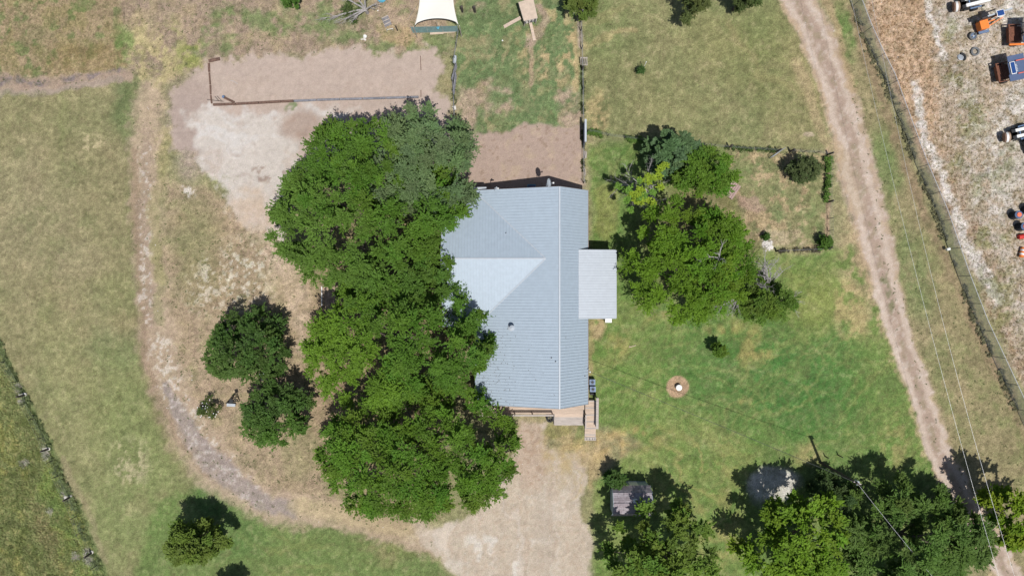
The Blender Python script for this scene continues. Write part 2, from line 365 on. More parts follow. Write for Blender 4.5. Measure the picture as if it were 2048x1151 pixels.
paint(spk(ell(450, 330, 90, 35), streak(0, 120, 10, 403), .1, .6) * .4, C(180, 160, 146)); paint(ell(530, 425, 40, 20, 20) * .6, C(214, 190, 172))
paint(spk(ell(500, 395, 60, 30, 20), w1, .1, .6) * .6, C(210, 200, 190)); paint(spk(ell(580, 214, 12, 6), MED, -1, 0) * .8, green)
paint(spk(line([(500, 400, 60), (530, 450, 60), (545, 510, 40), (590, 570, 44), (606, 640, 44), (610, 690, 30)], 50, .6, 10, 10), MED + w1 * .5, -1.0, .3) * .75, C(208, 186, 164)); paint(spk(ell(430, 500, 60, 90, 0, .6), M0, -.2, .6) * .4, C(176, 158, 126))
# the loop track on the west side
trk_pts = [(-90, 172, 46), (120, 168, 36), (250, 150, 24)]
trk = line(trk_pts, 40, .3, 6, 5); paint(trk, C(182, 160, 142)); paint(line([(-90, 200), (120, 182), (240, 158)], 12, .5) * .4, C(170, 160, 150))
for e in [(70, 168, 24, 9, -5), (30, 162, 20, 8, 0), (-10, 172, 30, 9, 0), (145, 158, 18, 9, -12), (182, 153, 16, 6, -5), (226, 141, 18, 6, -8)]: paint(spk(ell(*e[:4], e[4], .5), FINE, -.9, .2) * .85, C(132, 122, 124))
lp = [(300, 190, 60), (290, 300, 64), (294, 420, 58), (300, 560, 58), (312, 660, 72), (328, 740, 74), (348, 810, 82), (388, 880, 88), (443, 945, 86), (503, 993, 76), (575, 1020, 62), (660, 1030, 44), (760, 1052, 50), (860, 1080, 60)]
loop = line(lp, 50, .45, 9, 10); paint(line([(258, 190), (262, 420), (276, 620)], 26, .7, 8) * .35, C(120, 128, 84)); paint(loop * .85, C(196, 174, 152)); paint(line([(268, 300), (272, 420), (282, 580), (292, 700), (312, 790), (350, 870), (420, 945)], 16, .7, 8) * .45, C(150, 126, 106))
paint(line([(296, 250), (287, 420), (296, 560), (308, 650)], 20, .6) * .5, C(168, 148, 132)); paint(spk(line([(290, 300), (292, 640)], 26, .5), FINE + MED * .3, .25, .6) * .7, C(214, 204, 194))
paint(line([(312, 480), (322, 560), (318, 640)], 22, .5, 12) * .5, C(140, 142, 98)); paint(line([(330, 280), (310, 420), (318, 560)], 22, .5, 12) * .45, C(168, 160, 112))
paint(spk(line([(322, 690), (352, 800), (395, 870), (450, 935)], 46, .5), FINE + MED * .3, .1, .5) * .75, C(218, 208, 196))
paint(line([(335, 770, 16), (360, 835, 34), (405, 900, 42), (460, 955, 44), (520, 1000, 40), (585, 1022, 30)], 30, .4) * .8, C(166, 154, 150))
paint(spk(line([(335, 770), (405, 900), (520, 1000)], 50, .4), FINE, .35, .7) * .6, C(206, 196, 190))
paint(line([(600, 1015), (700, 1035), (820, 1062)], 34, .5) * .7, C(202, 184, 146))
# driveway and drive apron south of the house
drv_poly = [(1046, 838), (1088, 838), (1092, 900), (1170, 905), (1172, 960), (1160, 1010), (1180, 1100), (1182, 1230), (950, 1230), (905, 1140), (850, 1085), (838, 1062), (930, 1035), (990, 985), (1030, 920)]
drv = poly(drv_poly, 6, 8, 5); paint(drv, C(208, 193, 174)); paint(drv * sstep(0, .8, MED) * .5, C(218, 207, 192)); paint(drv * sstep(.1, .6, FINE) * .35, C(182, 158, 138))
paint(ell(1060, 905, 30, 70, 0, .4) * .7, C(200, 176, 156)); paint(spk(ell(1065, 900, 34, 75), FINE, .0, .4) * .4, C(150, 122, 98))
paint(spk(ell(1000, 1110, 80, 60), MED, .1, .6) * .5, C(230, 226, 218)); paint(ell(1090, 1060, 26, 90, 0, .5) * .25, C(182, 168, 156))
paint(drv * sstep(.1, .8, streak(86, 300, 9, 1501)) * .35, C(188, 168, 150)); paint(drv * sstep(.2, .9, streak(84, 260, 14, 1502)) * .4, C(226, 216, 204)); paint(spk(poly([(1090, 850), (1185, 850), (1190, 960), (1150, 1000), (1100, 960)], 14, 12, 10), streak(86, 160, 16, 1503), -.3, .5) * .6, C(188, 166, 120)); paint(spk(ell(880, 1075, 70, 24, 15, .5), MED, -.5, .3) * .6, C(224, 208, 190))
# straw coloured patch by the ramp
paint(spk(ell(1132, 898, 46, 52, 0, .4, 10, 8), MED + w1 * .6, -1.1, .2) * .8, C(192, 170, 128)); paint(ell(1110, 860, 26, 14) * .6, C(150, 146, 90)); paint(ell(1160, 870, 14, 26) * .6, C(120, 140, 80)); paint(ell(1190, 910, 26, 40, 0, .5) * .7, C(196, 172, 134))
# north east lawn
nel = poly([(1168, -120), (1572, -120), (1640, 120), (1680, 260), (1650, 300), (1400, 292), (1290, 280), (1168, 264)], 8, 4, 3)
paint(nel, C(142, 142, 100)); paint(nel * sstep(-.3, .9, BIG + W1 * .3) * .5, C(134, 142, 96)); paint(nel * sstep(.1, .9, streak(30, 300, 34, 501)) * .35, C(164, 158, 114))
paint(ell(1210, 60, 40, 70, 0, .6) * .45, C(126, 142, 90)); paint(ell(1350, 200, 90, 50, 0, .7) * .3, C(168, 160, 116)); paint(ell(1490, 110, 110, 60, 30, .7) * .3, C(150, 148, 96)); paint(ell(1590, 220, 60, 60, 0, .6) * .4, C(172, 158, 116))
paint(spk(ell(1195, 225, 22, 38, 0, .4), FINE * .6 + MED, -.5, .3) * .75, C(206, 180, 136)); paint(line([(1170, 92), (1210, 72), (1270, 62)], 12, .6) * .5, C(198, 176, 132))
paint(line([(1455, 55), (1530, 150), (1640, 200)], 14, .7, 10) * .35, C(180, 164, 120)); paint(ell(1600, 110, 40, 100, -20, .6) * .45, C(176, 160, 118)); paint(ell(1560, 200, 70, 60, 0, .7) * .25, C(120, 134, 84))
paint(ell(1530, 60, 60, 60, 0, .7) * .3, C(120, 140, 80)); paint(ell(1620, 270, 10, 7) * .7, C(200, 180, 160)); paint(ell(1215, 30, 50, 10, -20) * .3, C(180, 164, 120))
# the garden enclosure
gdn = poly([(1440, 298), (1652, 306), (1652, 497), (1500, 500), (1460, 440)], 4, 2, 3)
paint(gdn, C(146, 148, 104)); paint(spk(gdn, fbm(U, V, 16, 601, 4) + MED * .6, -.05, .4) * .75, C(206, 180, 146)); paint(spk(gdn, fbm(U, V, 20, 611, 3), .3, .6) * .5, C(116, 138, 90))
paint(spk(ell(1560, 475, 60, 18), w1, -.6, .2) * .7, C(208, 188, 160)); paint(ell(1490, 335, 20, 30) * .5, C(120, 140, 84)); paint(ell(1500, 405, 34, 14, 20) * .8, C(190, 162, 146))
paint(line([(1656, 300), (1655, 500)], 9, .4, 1, 3) * .8, C(176, 148, 126)); paint(ell(1625, 430, 18, 60) * .4, C(130, 140, 90))
# east lawn
eln = poly([(1180, 290), (1290, 285), (1440, 300), (1480, 420), (1500, 505), (1655, 505), (1700, 500), (1735, 560), (1800, 720), (1880, 930), (1960, 1230), (1180, 1230), (1190, 960), (1290, 890), (1185, 840), (1180, 640)], 10, 8, 4)
paint(eln, C(116, 142, 76)); paint(eln * sstep(-.4, .8, BIG) * .4, C(136, 150, 90))
paint(ell(1560, 760, 190, 110, 25, .7, 20) * .9, C(74, 122, 60)); paint(ell(1440, 760, 120, 60, 10, .7, 20) * .5, C(84, 126, 66)); paint(ell(1640, 700, 80, 60, 30, .7, 20) * .5, C(92, 130, 70)); paint(spk(ell(1380, 880, 160, 60, -20, .7, 20), M0, -.6, .6) * .4, C(140, 152, 96)); paint(ell(1660, 960, 90, 50, 40, .7, 20) * .4, C(92, 126, 70)); paint(ell(1400, 700, 100, 70, 0, .7, 20) * .4, C(100, 132, 70)); paint(ell(1215, 600, 40, 230, 0, .6, 14) * .3, C(96, 130, 66)); paint(ell(1220, 320, 40, 50, 0, .5) * .5, C(92, 124, 66))
paint(ell(1620, 600, 60, 60, 20, .6) * .55, C(156, 158, 92)); paint(ell(1210, 420, 24, 60) * .5, C(158, 152, 92))
for a, L_, sd, s0 in [(-35, 260, 701, .3), (-28, 200, 702, .25), (20, 240, 703, .2), (60, 260, 704, .2)]:
    paint(eln * sstep(.25, .9, streak(a, L_, 12, sd)) * s0, C(160, 162, 102))
paint(eln * sstep(.3, .9, streak(-40, 160, 18, 705)) * .35, C(84, 118, 62))
for e in [(1500, 690, 14, 50, 15), (1515, 710, 34, 10, 0), (1490, 800, 14, 10, 0), (1290, 600, 20, 8, 0), (1450, 650, 40, 10, -10), (1240, 690, 20, 30, 0), (1320, 640, 30, 10, -10)]: paint(spk(ell(*e[:4], e[4], .6, 8, 6), w1, -.9, .5) * .6, C(184, 168, 110))
paint(spk(ell(1240, 885, 90, 26, -10, .6), MED + w1 * .5, -.6, .6) * .8, C(196, 170, 118)); paint(spk(ell(1400, 940, 90, 80, 0, .7), streak(50, 140, 14, 706), 0, .7) * .5, C(176, 164, 108))
paint(spk(ell(1440, 1060, 50, 90, 0, .6), w1, -.5, .7) * .5, C(182, 166, 112)); paint(spk(ell(1620, 905, 30, 26, 0, .6), w1, -.7, .4) * .6, C(186, 166, 120)); paint(spk(ell(1790, 890, 30, 50, 0, .6), w1, -.5, .5) * .5, C(176, 160, 112))
for k in range(9):    # mower arcs
    r0 = 150 + k * 21; d_ = np.hypot(U - 1385 + W1 * 8, V - 900 + W2 * 8); paint(eln * sstep(5, 0, abs(d_ - r0)) * sstep(.1, .8, fbm(U, V, 90, 720 + k, 2)) * .28, C(160, 164, 104))
paint(spk(ell(1195, 655, 18, 26), w1, -.8, .2) * .8, C(196, 170, 134)); paint(ell(1183, 710, 6, 90) * .5, C(186, 166, 120))
ring = ell(1355, 773, 21.5, 21.5, 0, .08, 1, 1.5); paint(ring, C(198, 168, 138)); paint(ring * sstep(0, .5, FINE) * .5, C(164, 130, 104))
paint(ell(1545, 968, 50, 36, -15, .25) * .9, C(222, 216, 208)); paint(ell(1535, 492, 14, 14) * .7, C(200, 190, 180))
# east of the road
est = poly([(1640, -120), (1690, -120), (1745, 120), (1800, 260), (1870, 430), (1930, 580), (2000, 730), (2150, 1050), (2150, 1230), (2030, 1230), (1900, 960), (1800, 700), (1740, 420), (1690, 200)], 8, 5, 4)
paint(est, C(156, 146, 110)); paint(est * sstep(-.1, .7, MED + BIG) * .5, C(128, 138, 88)); paint(est * sstep(.2, .9, streak(68, 300, 22, 801)) * .4, C(176, 160, 124))
paint(ell(1690, 70, 20, 50, -15, .5) * .8, C(106, 136, 74)); paint(ell(1770, 330, 26, 70, -15, .6) * .6, C(112, 138, 82)); paint(ell(1835, 560, 26, 110, -15, .6) * .5, C(116, 138, 86)); paint(ell(1850, 660, 30, 50, -20, .6) * .5, C(172, 158, 124))
paint(spk(ell(1730, 540, 44, 110, -10, .6), w1 + MED, -.7, .4) * .75, C(196, 172, 138)); paint(spk(ell(1700, 620, 36, 60), w1, -.7, .3) * .65, C(196, 174, 128)); paint(line([(1705, 20), (1740, 130), (1780, 240), (1830, 380), (1880, 490), (1960, 670), (2060, 880)], 20, .6, 3) * .6, C(150, 126, 106))
# the dirt road
rp = [(1560, -100, 70), (1598, 0, 66), (1640, 90, 66), (1680, 200, 64), (1706, 300, 72), (1722, 380, 76), (1742, 450, 66), (1768, 540, 62), (1790, 640, 50), (1818, 730, 50), (1850, 815, 50), (1888, 930, 52), (1960, 1055, 62), (2020, 1151, 46), (2060, 1230, 46)]
road = line(rp, 60, .18, 5, 4); paint(road, C(194, 172, 154))
def off(dx, a=0, b=None): return [(p[0] + dx, p[1]) for p in rp[a:b]]
paint(line(off(-19), 14, .55) * .7, C(220, 202, 186)); paint(line(off(17), 13, .55) * .65, C(218, 200, 184)); paint(line(off(-1), 20, .7) * .42, C(172, 150, 136)); paint(spk(line(off(-30), 10, .6, 8, 8), w1, -.6, .4) * .6, C(206, 180, 146)); paint(spk(line(off(30), 10, .6, 8, 8), w1, -.6, .4) * .5, C(198, 176, 144)); paint(spk(road, FINE, .2, .6) * .3, C(224, 212, 202)); paint(spk(line(off(2), 12, .6, 8, 8), w1 + MED * .4, -.1, .6) * .45, C(150, 142, 108))
paint(spk(line([(1772, 548), (1785, 620)], 14, .5), w1, -.5, .3) * .7, C(128, 130, 96)); paint(line([(1690, 320), (1712, 420)], 24, .6, 8) * .4, C(196, 176, 146)); paint(line([(1595, 130), (1650, 280), (1680, 320)], 20, .6, 8) * .5, C(196, 172, 138))
paint(line([(1650, 0), (1680, 90), (1705, 180)], 14, .6) * .6, C(190, 164, 130))
# gravel lot in the north east corner
lot = poly([(1712, -120), (1735, 40), (1775, 130), (1825, 260), (1890, 420), (1950, 560), (2040, 760), (2200, 1100), (2200, -120)], 8, 5, 4)
paint(lot, C(192, 174, 154)); paint(poly([(1722, -120), (1745, 60), (1800, 190), (1850, 330), (1885, 300), (1880, 160), (1860, 40), (1835, -120)], 14, 12, 8) * .85, C(214, 182, 152))
paint(lot * sstep(.1, .6, FINE + MED * .4) * .22, C(162, 138, 112)); paint(lot * sstep(1860, 1930, U - (V - 200) * .25) * sstep(.1, .7, fbm(U, V, 30, 905, 4)) * .5, C(156, 146, 116)); band = sstep(1900, 1850, U - np.clip(V - 250, 0, 900) * .42 + W1 * 14); paint(lot * (1 - band) * sstep(.0, .6, -fbm(U, V, 34, 915, 4)) * .65, C(216, 205, 194)); paint(lot * band * sstep(.15, .5, fbm(U, V, 5, 941, 2)) * .55, C(150, 120, 94)); paint(lot * band * sstep(.2, .7, fbm(U, V, 20, 943, 3)) * .45, C(166, 136, 104))
for pts, wd in [([(1845, -20), (1862, 40), (1880, 90), (1893, 118)], 13), ([(1832, 165), (1842, 230), (1860, 290), (1885, 350), (1912, 430), (1925, 460)], 18), ([(1925, 470), (1960, 540), (2000, 600)], 22)]:
    paint(spk(line(pts, wd, .5, 6, 6), MED + w1 * .4, -1.4, -.2) * .92, C(230, 222, 216))
for e in [(1985, 280, 40, 50), (2000, 350, 36, 46), (2020, 40, 50, 50), (2040, 200, 36, 60), (2010, 20, 60, 30), (2040, 250, 40, 60), (1920, 50, 40, 20), (1995, 400, 50, 40)]:
    paint(spk(ell(*e, 0, .6, 12, 10), w1 + MED * .5, -.6, .4) * .75, C(224, 216, 208))
for e in [(1945, 240, 26, 40), (1975, 370, 30, 16), (1925, 160, 30, 30), (1990, 560, 50, 30), (1910, 60, 18, 22), (2010, 330, 20, 40), (1920, 330, 20, 26), (2020, 640, 30, 60), (1985, 480, 40, 30)]:
    paint(spk(ell(*e, 0, .6, 12, 10), w1 + MED * .5, -.5, .4) * .7, C(132, 136, 86))
paint(spk(ell(1905, 150, 26, 36), FINE, -.3, .3) * .5, C(120, 98, 78)); paint(lot * (1 - .8 * band) * sstep(.6, .85, fbm(U, V, 5, 921, 1)) * .3, C(236, 230, 224)); paint(lot * sstep(.5, .8, fbm(U, V, 6, 931, 2)) * .4, C(120, 102, 78))
# pasture beyond the west fence
pas = poly([(-120, 560), (0, 695), (40, 770), (95, 880), (160, 1020), (215, 1160), (235, 1230), (-120, 1230)], 3, 2, 2)
paint(pas, C(150, 150, 102)); paint(pas * sstep(-.1, .7, streak(60, 90, 16, 951) + MED * .4) * .55, C(170, 160, 96)); paint(pas * sstep(.1, .7, -MED + FINE * .4) * .5, C(112, 120, 64))
paint(spk(pas, streak(70, 200, 40, 952), .2, .9) * .5, C(164, 144, 110)); paint(spk(line([(100, 960), (150, 1090), (190, 1160)], 50, .5), MED, -.7, .4) * .6, C(132, 154, 84))
paint(line([(-20, 650), (0, 690), (40, 770), (95, 880), (160, 1020), (225, 1180)], 10, .5, 2, 2) * .7, C(104, 122, 76)); paint(line([(150, 1000), (125, 920), (170, 1010), (215, 1120)], 12, .6) * .4, C(176, 158, 132))
for e in [(36, 777, 7, 12), (42, 800, 8, 6), (92, 905, 8, 14), (133, 990, 9, 14), (178, 1110, 8, 18), (50, 923, 8, 7), (100, 1020, 6, 6), (152, 1113, 8, 7)]: paint(ell(*e, -15, .25, 2, 3) * .9, C(184, 172, 164))
# under the big trees: leaf litter
for e in [(770, 700, 150, 330), (1400, 480, 110, 120)]: paint(ell(*e, 0, .4) * .6, C(150, 126, 100))
for p_ in [(644, 575), (650, 595)]: paint(ell(p_[0] + 18, p_[1] + 10, 18, 24) * .6, C(196, 170, 156))
bare = np.clip(pad + apr + yard + road + drv * .8 + loop * .5 + trk * .6, 0, 1)
gr = 1 - bare; lotp = np.clip(lot + pas, 0, 1); M1 = fbm(U, V, 44, 1201, 5, .65); M2 = fbm(U, V, 16, 1211, 4, .65)
paint(gr * (1 - lotp) * (1 - .72 * eln) * (1 - .4 * fld) * (1 - .4 * nel) * sstep(.10, .8, M1) * .34, C(178, 158, 126)); paint(gr * (1 - lotp) * sstep(.10, .8, -M1) * .30, C(112, 124, 80))
paint(gr * (1 - .55 * eln) * (1 - .6 * fld) * sstep(.25, .8, M2) * .22, C(188, 172, 136)); paint(gr * (1 - .6 * fld) * sstep(.25, .8, -M2) * .26, C(106, 112, 76))
paint(gr * (1 - lotp) * sstep(.35, .9, FINE + M2 * .4) * .12, C(196, 180, 146))
VF = fbm(U, V, 4.5, 1401, 2); SPOT = sstep(.5, .85, fbm(U, V, 6, 1411, 2))
COL *= (1 + (.17 * FINE + .16 * VF + .07 * MED) * (.30 + .70 * gr))[:, None]; paint(SPOT * gr * .30, C(104, 100, 68)); paint(SPOT * (1 - gr) * .10, C(140, 120, 104)); COL = np.clip(COL, .01, .75)
GRAIN = np.clip(.5 + .75 * gr * (1 - .25 * fld) + .05 * lotp - .15 * pad, .2, 1.6)
edge = sstep(34.4, 32.5, np.abs(Y)) * sstep(58.9, 57, np.abs(X))
Z = (.035 * MED + .03 * FINE * (1 + lot + pas + nwf)) * edge
Z = Z * (1 - sstep(0, 1, ell(1050, 600, 200, 260, 0, .1, 0, 0)) * .7)
VV = np.stack([X, Y, Z], 1)
idx = np.arange(nx * ny).reshape(ny, nx)
FF = np.stack([idx[:-1, :-1], idx[:-1, 1:], idx[1:, 1:], idx[1:, :-1]], -1).reshape(-1, 4)
region = np.zeros(nx * ny, int)
gmask = {'gravel_lot': lot, 'pasture': pas, 'bare_soil': np.maximum(pad, yard), 'farm_track': np.maximum(loop, trk), 'driveway': drv, 'dirt_road': road}
names = ['ground']
for i, (k, m_) in enumerate(gmask.items()): region[m_ > .5] = i + 1; names.append(k)
fr = region[FF[:, 0]]
def z_at(x, y):
    i = np.clip(((np.asarray(y) + 34.5) / ST).round().astype(int), 0, ny - 1); j = np.clip(((np.asarray(x) + 59) / ST).round().astype(int), 0, nx - 1)
    return Z[i * nx + j]
def col_at(x, y):
    i = np.clip(((np.asarray(y) + 34.5) / ST).round().astype(int), 0, ny - 1); j = np.clip(((np.asarray(x) + 59) / ST).round().astype(int), 0, nx - 1)
    return COL[i * nx + j]
def mask_at(m_, x, y):
    i = np.clip(((np.asarray(y) + 34.5) / ST).round().astype(int), 0, ny - 1); j = np.clip(((np.asarray(x) + 59) / ST).round().astype(int), 0, nx - 1)
    return m_[i * nx + j]
for r_, nm in enumerate(names):
    F_ = FF[fr == r_]; used = np.unique(F_); mp_ = np.full(nx * ny, -1); mp_[used] = np.arange(len(used))
    V_ = VV[used]; C_ = np.concatenate([COL, GRAIN[:, None]], 1)[used]; F_ = mp_[F_]
    if r_ == 0:      # the far country, out to the horizon
        x0, x1, y0, y1 = gx[0], gx[-1], gy[0], gy[-1]; B = 1500.0; n0 = len(V_)
        ex = np.array([(-B, -B, 0), (B, -B, 0), (B, B, 0), (-B, B, 0), (x0, y0, 0), (x1, y0, 0), (x1, y1, 0), (x0, y1, 0)], float)
        V_ = np.vstack([V_, ex]); C_ = np.vstack([C_, np.tile(np.append(C(148, 146, 104), 1.0), (8, 1))])
        F_ = np.vstack([F_, np.array([(0, 1, 5, 4), (1, 2, 6, 5), (2, 3, 7, 6), (3, 0, 4, 7)]) + n0])
    tag(fastmesh(nm, V_, F_, M['ground'], C_), kind='structure')

# ------------------------------------------------------------------ foliage
def unit(a): return a / (np.linalg.norm(a, axis=-1, keepdims=True) + 1e-9)
def leaf_cards(P, D, L, Wd, rng, up=.9):
    n = len(P); nrm = rng.normal(size=(n, 3)) * .6; nrm[:, 2] = np.abs(nrm[:, 2]) + up; nrm = unit(nrm); D = unit(D)
    sd = unit(np.cross(nrm, D)); L = np.broadcast_to(L, (n,))[:, None]; Wd = np.broadcast_to(Wd, (n,))[:, None]
    V_ = np.stack([P - D * L * .5, P + sd * Wd * .5, P + D * L * .5, P - sd * Wd * .5], 1).reshape(-1, 3)
    F_ = np.arange(4 * n).reshape(n, 4); return V_, F_
def bough_leaves(bc, br, cdir, rng, twigs, per, Lf, Wf, flat=.55, drift=.5):
    nb = len(bc); n = nb * twigs
    d = rng.normal(size=(nb, twigs, 3)); d[..., 2] = np.abs(d[..., 2]) * .8 - .15; d = unit(d) + cdir[:, None, :] * drift; d = unit(d)
    ln = br[:, None] * (.55 + .6 * rng.rand(nb, twigs))
    t = (.25 + .75 * rng.rand(nb, twigs, per)); off_ = rng.normal(size=(nb, twigs, per, 3)) * .07
    sc3 = np.array([1, 1, flat])
    P = bc[:, None, None, :] + d[:, :, None, :] * sc3 * (ln[:, :, None] * t)[..., None] + off_
    P[..., 2] -= .12 * (t ** 2) * ln[:, :, None]
    D = np.broadcast_to(d[:, :, None, :], P.shape) + rng.normal(size=P.shape) * .45
    bi = np.broadcast_to(np.arange(nb)[:, None, None], P.shape[:3]).ravel()
    P = P.reshape(-1, 3); D = D.reshape(-1, 3); D[:, 2] *= .5
    V_, F_ = leaf_cards(P, D, Lf * (.7 + .6 * rng.rand(len(P))), Wf * (.7 + .6 * rng.rand(len(P))), rng)
    return V_, F_, bi
def branch_mb(base, tips, r0, rng, zfork, mb=None):
    mb = mb or MB(); base = np.array(base, float); fork = base + np.array([rng.normal() * .15, rng.normal() * .15, zfork])
    mb.tube(base, base + (fork - base) * .1, r0 * 1.5, r0 * 1.1, 7); mb.tube(base + (fork - base) * .1, fork, r0 * 1.1, r0 * .85, 7)
    for tp in tips:
        tp = np.array(tp, float); p = fork; n = 4; r = r0 * .55
        for k in range(n):
            q = fork + (tp - fork) * ((k + 1) / n); q = q + rng.normal(size=3) * .12 * np.linalg.norm(tp - fork) / n
            q[2] += .25 * sin(pi * (k + 1) / n) * np.linalg.norm(tp - fork) * .15
            mb.tube(p, q, r, r * .68, 5, False); p = q; r *= .68
    return mb
BR = .90
def tree(name, label, px, py, rx, ry, ztop, zbase, c, seed, cat='tree', sp=1.25, br=1.15, twigs=28, per=15, Lf=.235, Wf=.10, group=None, hue=.12, rough=.12, c2=None, c2ang=None, gap=0.0, trunk_r=None, ang=0, drift=.55, slot=1.0):
    rng = np.random.RandomState(seed); zm = zbase + (ztop - zbase) * .55
    k = (H - zm) / H / S; ctr = G(px, py, zm); ctr[2] = 0; RX, RY = rx * k, ry * k
    o = thing(name, label, cat, (ctr[0], ctr[1], 0), group)
    nb = int(pi * RX * RY / (sp * sp) * 1.25) + 3
    # boughs on a dome, jittered spiral
    i = np.arange(nb) + .5; rho = np.sqrt(i / nb) + rng.normal(size=nb) * .03; th = i * 2.39996 + rng.normal(size=nb) * .35
    ph = rng.rand(5) * 6.28; outl = 1 + rough * (sin_(2 * th + ph[0]) * .5 + sin_(3 * th + ph[1]) * .6 + sin_(5 * th + ph[2]) * .5 + sin_(9 * th + ph[3]) * .4)
    rho = np.clip(rho, 0, 1.02); rr = rho * outl; a_ = radians(ang)
    edge_in = 1 - br * .5 / max(RX, RY)
    x0 = np.cos(th) * rr * RX * edge_in; y0 = np.sin(th) * rr * RY * edge_in
    x = x0 * cos(a_) - y0 * sin(a_); y = x0 * sin(a_) + y0 * cos(a_)
    z = zbase + (ztop - zbase - br * .4) * np.power(np.clip(1 - rho ** 2.2, 0, 1), .55) + rng.normal(size=nb) * .32 * br + br * .55 * np.sign(np.sin(th * 3 + rho * 9)) * rng.rand(nb)
    bc = np.stack([x, y, z], 1); brr = br * (.65 + .75 * rng.rand(nb))
    # limbs: boughs gather into larger rounded masses with dark slots between them
    if RX < 3.2: slot = slot * .25
    SR = max(1.3, min(3.0, RX * .27)); K = max(5, int(RX * RY * pi / (SR * SR * 2.1))); ki = np.arange(K) + .5
    kr = np.sqrt(ki / K) * .97; kt = ki * 2.39996 + rng.rand() * 6 + rng.normal(size=K) * .2; kx, ky = kr * RX * np.cos(kt), kr * RY * np.sin(kt)
    d2 = np.hypot(x[:, None] - kx[None], y[:, None] - ky[None]); near = d2.argmin(1); dn = d2.min(1) / SR; kz = rng.normal(size=K) * SR * .22
    z = z + (SR * .42 * (1 - np.clip(dn, 0, 1.3) ** 2) + kz[near]) * slot; z = np.maximum(z, zbase - .2); bc[:, 2] = z
    keep = (dn < .78) | (rho > .86) | (rng.rand(nb) > .85 * min(1, slot)); bc, brr, rho, th = bc[keep], brr[keep], rho[keep], th[keep]; nb = len(bc)
    if gap > 0:
        keep = rng.rand(nb) > gap; bc, brr, rho, th = bc[keep], brr[keep], rho[keep], th[keep]
    # lower skirt of boughs that closes the crown from the side
    ns = int(len(bc) * .45); j = rng.randint(0, len(bc), ns); b2 = bc[j].copy(); b2[:, :2] *= (.8 + .25 * rng.rand(ns, 1)); b2[:, 2] = zbase + (b2[:, 2] - zbase) * (.05 + .35 * rng.rand(ns)) - .2
    bc = np.vstack([bc, b2]); brr = np.concatenate([brr, brr[j]]); bc[:, :2] += ctr[:2]
    cd = bc - np.array([ctr[0], ctr[1], zbase * .8]); cd = unit(cd); cd[:, 2] *= .4
    V_, F_, bi = bough_leaves(bc, brr, cd, rng, twigs, per, Lf, Wf, drift=drift)
    base = np.array(c, float); v = 1 + hue * 1.6 * (rng.rand(len(bc)) - .5); tintb = base[None] * v[:, None] * (1 + hue * (rng.rand(len(bc), 3) - .5))
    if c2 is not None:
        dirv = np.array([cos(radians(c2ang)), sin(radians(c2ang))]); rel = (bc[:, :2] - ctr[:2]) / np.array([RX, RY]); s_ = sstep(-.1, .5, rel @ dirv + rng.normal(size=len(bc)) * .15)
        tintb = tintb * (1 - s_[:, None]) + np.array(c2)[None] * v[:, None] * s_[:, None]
    lc = tintb[bi] * BR * (1 + .35 * (rng.rand(len(bi), 1) - .5)); lc = np.repeat(lc, 4, 0)
    fastmesh('crown', V_, F_, M['leaf'], lc, o)
    nt_ = max(5, min(12, int(RX * 1.3))); jj = rng.choice(len(bc), nt_, replace=False)
    tips = [bc[q] - np.array([0, 0, .3]) for q in jj]
    branch_mb((ctr[0], ctr[1], -.05), tips, trunk_r or (.10 + .028 * ztop), rng, max(.4, zbase * .7)).build('trunk', M['bark'], o)
    return o
def sin_(a): return np.sin(a)

LG = (.092, .182, .022); DG = (.066, .125, .026); BG = (.088, .138, .022); GG = (.132, .198, .082); OL = (.070, .100, .022)
# ------------------------------------------------------------------ house
hp = G(1040, 600); hloc = (0.4, -1.0, 0)
house = thing('house', 'long farmhouse with a grey ribbed metal roof and a west facing cross gable', 'house', hloc)
XR = 4.63; ZR = 5.6; XE = 7.72; ZE = 2.7; XW = -3.75; ZW = 2.8; YN = 9.85; YS = -11.75; CY = 2.88; CW = -6.98
slope_w = (ZR - ZW) / (XR - XW)
def zw(x): return ZR - (XR - x) * slope_w
YCN = 9.72; YCS = -3.95; ZC = zw(3.3); XA = 3.3
def ribs(mb, a, b, c, d, n, wdt=.05, ht=.05):    # ribs from edge a-b (top) to edge d-c (bottom)
    for k in range(n + 1):
        t = k / n; p = np.array(a) + (np.array(b) - np.array(a)) * t; q = np.array(d) + (np.array(c) - np.array(d)) * t
        if np.linalg.norm(p - q) > .15: mb.bar(p + (0, 0, ht / 2 - .004), q + (0, 0, ht / 2 - .004), wdt, ht)
RS = .29
# east slope
mb = MB(); mb.slab([(XR, YS, ZR), (XE, YS, ZE), (XE, YN, ZE), (XR, YN, ZR)], .12)
n = int((YN - YS) / RS); ribs(mb, (XR, YS, ZR), (XR, YN, ZR), (XE, YN, ZE), (XE, YS, ZE), n); mb.build('roof_slope', M['steel_roof'], house)
# main west slope: polygon with the cross gable cut out (north piece and south piece meet at the valley)
def zwp(x, y): return (x, y, zw(x))
mb = MB()
mb.slab([zwp(XR, YN), zwp(XW, YN), zwp(XW, YCN), zwp(XA, CY), zwp(XR, CY)], .12)
mb.slab([zwp(XR, CY), zwp(XA, CY), zwp(XW, YCS), zwp(XW, YS), zwp(XR, YS)], .12)
for k in range(n + 1):
    y = YS + (YN - YS) * k / n
    if y > YCN or y < YCS: xe = XW
    elif y > CY: xe = XA - (XA - XW) * (y - CY) / (YCN - CY)
    else: xe = XA - (XA - XW) * (CY - y) / (CY - YCS)
    mb.bar((XR, y, ZR + .014), (xe, y, zw(xe) + .02), .05, .045)
mb.build('roof_slope', M['steel_roof'], house)
